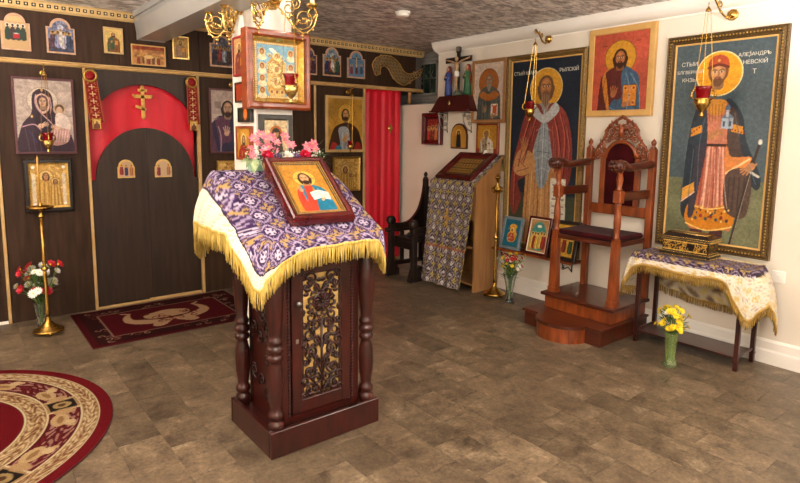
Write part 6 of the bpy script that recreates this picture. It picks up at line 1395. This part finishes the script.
# panel over the slope and down the front
def oak_pat(U, V_): 
    C = brocade(U, V_, '2e1a34', 'cdb85c', 'd8ccc4', .105); return C
W_ = 110; s_ = np.linspace(0, 1, W_); rows = []
cu_len = []
for (x, z) in [(.19, 1.16), (.188, 1.24), (.19, 1.315)]+[(.19-(.19+.205)*k/30, 1.318-(1.318-1.052)*k/30) for k in range(1, 31)]+[(-.215-.0008*k, 1.04-(1.04-.03)*k/90) for k in range(1, 91)]: cu_len.append((x, z))
cu_len = np.array(cu_len); Lc = np.r_[0, np.cumsum(np.hypot(*np.diff(cu_len, axis=0).T))]
V = np.zeros((len(cu_len), W_, 3)); hang = np.clip((1.04-cu_len[:, 1])/1.0, 0, 1)*(cu_len[:, 0] < -.2)
Y0 = oy0-.028+.06*hang**1.2*1.0; Y1 = oy1+.012+.02*hang
V[..., 1] = Y0[:, None]+(Y1-Y0)[:, None]*s_[None, :]
V[..., 0] = cu_len[:, 0][:, None]-.014*hang[:, None]*np.sin(s_*22+2*hang[:, None])-.02*hang[:, None]**2; V[..., 2] = cu_len[:, 1][:, None]+.004
C = oak_pat((s_[None, :]*(oy1-oy0)).repeat(len(cu_len), 0), Lc[:, None].repeat(W_, 1))
mk = (V[..., 2] > .395) & (V[..., 2] < .425) & (V[..., 0] < -.2); C[mk] = hexc('a8684a')
o = obj('cloth_panel', gridmesh('oc', V, C), M_cloth, OC); sm = o.modifiers.new('t', 'SOLIDIFY'); sm.thickness = .003; sm.offset = 1
b = MB(); b.box(-.002, .004, -.011, .011, -.08, .08, ch=.001).box(-.002, .004, -.06, .06, -.011, .011, ch=.001)
for y, z in ((0, .085), (0, -.085), (.065, 0), (-.065, 0)): b.ball((0, y, z), .016, 8, (.3, 1, 1))
b.build('embroidered_cross', M_pqc, OC, (-.246, .01, .70))
# icon case lying on its slope
SI = thing('slope_icon', 'gilt icon with three rows in a wide dark red frame lying on the oak lectern', 'icon', (4.06-.18, 4.04, 1.074), 0, None, rot=(-(PI/2-math.atan2(.266, .395)), 0, -PI/2))
molding(.50, .42, [(0, 0), (0, .03), (.01, .04), (.05, .036), (.08, .02), (.08, 0)], M_cherry, SI, 'case')
cv = Cv(.34, .26, '5a4420', 400)
for k in range(3):
    y = .06+k*.24; cv.rect(.06, y, .94, y+.17, 'c9a24c'); figures_ = [cv.ell(.14+.12*j, y+.07, .04, .05, '4a3418') for j in range(7)]; cv.line([(.06, y+.14), (.94, y+.14)], .02, '6a4c1c', False)
picture(cv, 'painting', SI, M_riza, .02, z0=.08)
o = MB().box(-.015, .015, -.0015, .0015, 0, .045).build('paper_slip', M_paper, None, (4.19, 3.93, 1.326)); o.rotation_euler = (-.6, 0, -1.3); tag(o, 'small white slip of paper at the top of the oak lectern', 'paper')

# ------------------------------------------------------------------ rugs
def rug_scroll(c, n, x0, y0, x1, y1, cols, s_=.05, w=.012): 
    for k in range(n): scrolls(c, 1, cols[k % len(cols)], x0, y0, x1, y1, s_, w)
rx0, rx1, ry0, ry1 = .715, 2.0, 4.30, 5.215
cv = Cv(rx1-rx0, ry1-ry0, '4c0a10', 150); A = cv.A
cv.rect(.035, .035, .965, A-.035, '34100f'); rug_scroll(cv, 150, .05, .05, .95, A-.05, ['b08a72', '7a3a30', 'a87c66'], .022, .007)
cv.rect(.125, .125, .875, A-.125, '8f6a58'); cv.rect(.131, .131, .869, A-.131, '540a12')
for (px_, q) in ((.5, 1),):
    T_ = 'c29a74'
    cv.poly([(.36, .30), (.46, .24), (.56, .24), (.64, .30), (.6, .38), (.4, .38)], T_); cv.poly([(.3, .44), (.24, .36), (.25, .26), (.3, .2), (.29, .32), (.36, .38), (.44, .42), (.4, .48)], T_); cv.poly([(.7, .44), (.76, .36), (.75, .26), (.7, .2), (.71, .32), (.64, .38), (.56, .42), (.6, .48)], T_)
    cv.poly([(.42, .42), (.36, .52), (.42, .54), (.5, .44)], T_); cv.poly([(.58, .42), (.64, .52), (.58, .54), (.5, .44)], T_); cv.line([(.3, .2), (.26, .17)], .02, T_, False); cv.line([(.7, .2), (.74, .17)], .02, T_, False)
    scrolls(cv, 14, '6a2418', .34, .26, .66, .46, .03, .008)
V = np.stack([rx0+cv.X*(rx1-rx0), ry1-cv.Y*(rx1-rx0), 0*cv.X+.0075+.0008*np.sin(cv.X*40)], -1)
RG = thing('doormat_rug', 'dark red rectangular rug with floral border and pale beast motif before the arched door', 'rug', (0, 0, 0))
obj('pile', gridmesh('pile', V[::-1], cv.C[::-1]), M_carpet, RG); MB().box(rx0-.004, rx1+.004, ry0-.004, ry1+.004, .0005, .0065, ch=.001).build('backing', mat('rug_edge', '3a0a0c', '4a0e10', .9, scale=300), RG)
# round rug
ccx, ccy, Rr = -.282, 3.44, .92
nr, na = 190, 620; rr = np.linspace(.02, Rr-.004, nr)[:, None].repeat(na, 1); th = (np.linspace(0, 2*PI, na, endpoint=False))[None, :].repeat(nr, 0)
C = np.zeros((nr, na, 3))+hexc('6a0c16')
def rband(a, c_, col): C[(rr >= a) & (rr < c_)] = hexc(col)
rband(.0, .515, '6a0a14'); rband(.515, .615, 'a07f56'); rband(.615, .770, '560a12'); rband(.770, .855, 'a8875c'); rband(.855, 1, '6e0d17')
for e in (.515, .615, .770, .855): rband(e-.004, e+.004, 'd8c49c')
def ornament(a, c_, col, col2, f1, f2, th0):
    X_ = rr*th*0+th*(a+c_)/2; w = np.sin(X_*f1+3*np.sin(rr*f2))*np.sin(rr*f2*1.1+2.5*np.sin(X_*f1*.55)); m = (rr > a) & (rr < c_); C[m & (w > .3)] = hexc(col); C[m & (w < -.45)] = hexc(col2)
ornament(.525, .605, 'd0b48a', '7a4a30', 60, 95, 0); ornament(.780, .845, 'd4ba92', '80503a', 58, 110, 0); ornament(.635, .755, 'a8786a', '6a1c20', 46, 80, 0)
seg = (th-math.radians(3)+2*PI) % (PI/3); seg = np.minimum(seg, PI/3-seg)    # angle from the nearest divider
dv = seg*rr; m = (dv < .075) & (rr > .615) & (rr < .770); C[m] = hexc('a8865a'); m2 = (dv < .055) & (rr > .630) & (rr < .755); C[m2] = hexc('1c1410'); m3 = ((dv/.040)**2+((rr-.692)/.045)**2 < 1); C[m3] = hexc('a88c5c'); m4 = ((dv/.018)**2+((rr-.692)/.02)**2 < 1); C[m4] = hexc('5a3a22')
m = (np.abs(dv-.075) < .005) & (rr > .615) & (rr < .770); C[m] = hexc('d8c49c')
for k in range(12):
    a0 = math.radians(3)+(k//2)*PI/3+(PI/3*(.26 if k % 2 else .74)); dx = ((th-a0+PI) % (2*PI)-PI)*.692; dy = rr-.692
    q = 1 if k % 2 else -1
    C[((dx*q/.075)**2+((dy+.02)/.042)**2 < 1)] = hexc('c2a274'); C[(((dx*q-.04)/.03)**2+((dy-.03)/.028)**2 < 1)] = hexc('cdb184'); C[(((dx*q-.07)/.012)**2+((dy-.045)/.018)**2 < 1)] = hexc('c2a274')
    C[((dx*q/.045)**2+((dy+.018)/.015)**2 < 1)] = hexc('9a7448')
    C[((dx*q+.095)/.03)**2+((dy+.0)/.05)**2 < 1] = hexc('b89468')
V = np.stack([ccx+rr*np.cos(th), ccy+rr*np.sin(th), 0*rr+.0095], -1)
RR = thing('round_rug', 'large round dark red rug with gold floral ring bands at the left foreground', 'rug', (0, 0, 0))
obj('pile', gridmesh('rp', V, C, wrap=True), M_carpet, RR); MB().lathe([(Rr-.002, .0005), (Rr, .002), (Rr, .007), (Rr-.004, .009), (.01, .009)], (ccx, ccy, 0), 96).build('backing', mat('rug_edge', '3a0a0c'), RR)

# ------------------------------------------------------------------ chandelier, smoke alarm, socket
def sconce(label, loc, out, lat, arms):
    """loc: plate centre on the pillar face; out: outward direction; lat: sideways direction; arms: sideways reach, forward reach, scale"""
    CH = thing('wall_sconce', label, 'sconce', loc, 0, 'sconces on the pillar'); del CH['group']
    out, lat = Vector(out), Vector(lat)
    Mx = Vector((0, 0, 1)).rotation_difference(out).to_matrix().to_4x4()
    MB().lathe([(.062, 0), (.064, .008), (.05, .014), (.055, .02), (.04, .03), (.022, .036), (.03, .05), (.028, .065), (.012, .078), (0, .08)], (0, 0, 0), 24, Mx, wob=lambda a: .05*math.sin(10*a)).build('rosette_plate', M_gold, CH)
    for (la, fo, k) in arms:
        dd = (lat*la+out*fo); L_ = dd.length; dn = dd.normalized(); arm = thing('arm', 'x', 'x', (0, 0, 0)); del arm['label']; del arm['category']; arm.parent = CH
        Pt = lambda r_, z: dn*r_+Vector((0, 0, z))
        b = MB(); b.tube(cat([Pt(.0, .0), Pt(L_*.25, -.06*k), Pt(L_*.55, -.15*k), Pt(L_*.8, -.20*k), Pt(L_*1.05, -.17*k), Pt(L_*1.16, -.09*k), Pt(L_*1.08, -.045*k), Pt(L_*.95, -.07*k), Pt(L_*.96, -.10*k), Pt(L_*1.02, -.1*k)], 6), .006*k, 8)
        for (cr, cz_, rr_, q) in ((L_*.82, -.115*k, .055*k, 1), (L_*.45, -.05*k, .035*k, -1), (L_*.62, -.02*k, .03*k, 1)):
            b.tube([Pt(cr+rr_*(1-t/10)*math.cos(q*t), cz_+rr_*(1-t/10)*math.sin(q*t)) for t in np.linspace(-2, 7, 26)], .0045*k, 6)
        for (r_, z, s_) in ((.8, -.215, .013), (.8, -.238, .009), (.55, -.165, .012), (1.06, -.18, .012), (.3, -.08, .012), (1.17, -.09, .011), (.68, -.19, .009), (.93, -.20, .009), (.82, -.115, .012)): b.ball(tuple(Pt(L_*r_, z*k)), s_*k*.85, 8)
        for (r_, z) in ((.45, -.12), (.65, -.15), (.9, -.15), (1.08, -.12), (.2, -.03)): b.tube([Pt(L_*r_, z*k), Pt(L_*r_+.012, (z+.03)*k), Pt(L_*r_+.03, (z+.022)*k)], [.008, .010, .003], 6)
        b.build('scroll', M_gold, arm)
        c_ = Pt(L_*1.05, -.03*k)
        MB().lathe([(.008, -.03), (.02, -.02), (.034, -.005), (.038, .004), (.03, .004), (.014, 0)], tuple(c_), 16).build('drip_cup', M_gold, arm)
        MB().lathe([(.014, 0), (.0145, .075), (.012, .08), (.0, .08)], tuple(c_), 12).build('candle_sleeve', M_white, arm)
        MB().lathe([(.006, .08), (.014, .092), (.015, .108), (.009, .128), (.002, .14)], tuple(c_), 12).build('flame_bulb', M_bulb, arm)
        point_light('sconce_bulb_light', tuple(Vector(loc)+c_+Vector((0, 0, .11))+out*.03), 3.6, .03)
sconce('gilt two-armed scroll sconce on the front of the white pillar, above the red-brown cased icon', (1.655, 3.398, 2.33), (0, -1, 0), (1, 0, 0), ((-.17, .14, .95), (.19, .16, 1.0)))
sconce('gilt two-armed scroll sconce on the left side of the white pillar', (1.538, 3.58, 2.31), (-1, 0, 0), (0, 1, 0), ((.13, .15, 1.0), (-.12, .15, 1.1)))

t = thing('smoke_alarm', 'round white smoke alarm on the mottled ceiling', 'smoke alarm', (2.96, 3.715, CZ))
MB().lathe([(.062, 0), (.064, -.008), (.058, -.018)], n=32).build('base', M_white, t); MB().lathe([(.05, -.018), (.055, -.024), (.05, -.034), (.03, -.038), (.001, -.038)], n=32).build('cover', M_white, t); MB().ball((.03, -.02, -.036), .003, 6).build('test_light', M_redp, t)
t = thing('wall_socket', 'small white switch plate low on the right wall past the side table', 'switch', (XW, 1.325, .60)); MB().box(-.008, -.0005, -.04, .04, -.04, .04, ch=.003).build('plate', M_white, t); MB().box(-.012, -.008, -.012, .012, -.018, .018, ch=.002).build('rocker', M_white, t)

# ------------------------------------------------------------------ groups of repeated things
GR = {'feast_icon': 'small arched icons along the frieze', 'small_icon': 'small upright icons on the frieze', 'door_icon': 'arched icons on the double door', 'embroidered_sash': 'sashes beside the arch',
      'riza_icon': 'gilt metal-covered icons on the screen', 'leaning_icon': 'icons leaning on the wall ledge', 'side_icon': 'icons on the side of the pillar', 'hanging_lamp': 'hanging oil lamps',
      'lamp_bracket': 'brass lamp brackets', 'candle_stand': 'brass candle stands', 'standing_figure': 'figures beside the crucifix', 'wall_sconce': 'sconces on the pillar', 'saviour_icon': 'half-length saviour icons'}
for o in COL.objects:
    k = o.name.split('.')[0]
    if o.parent is None and k in GR and 'label' in o: o['group'] = GR[k]
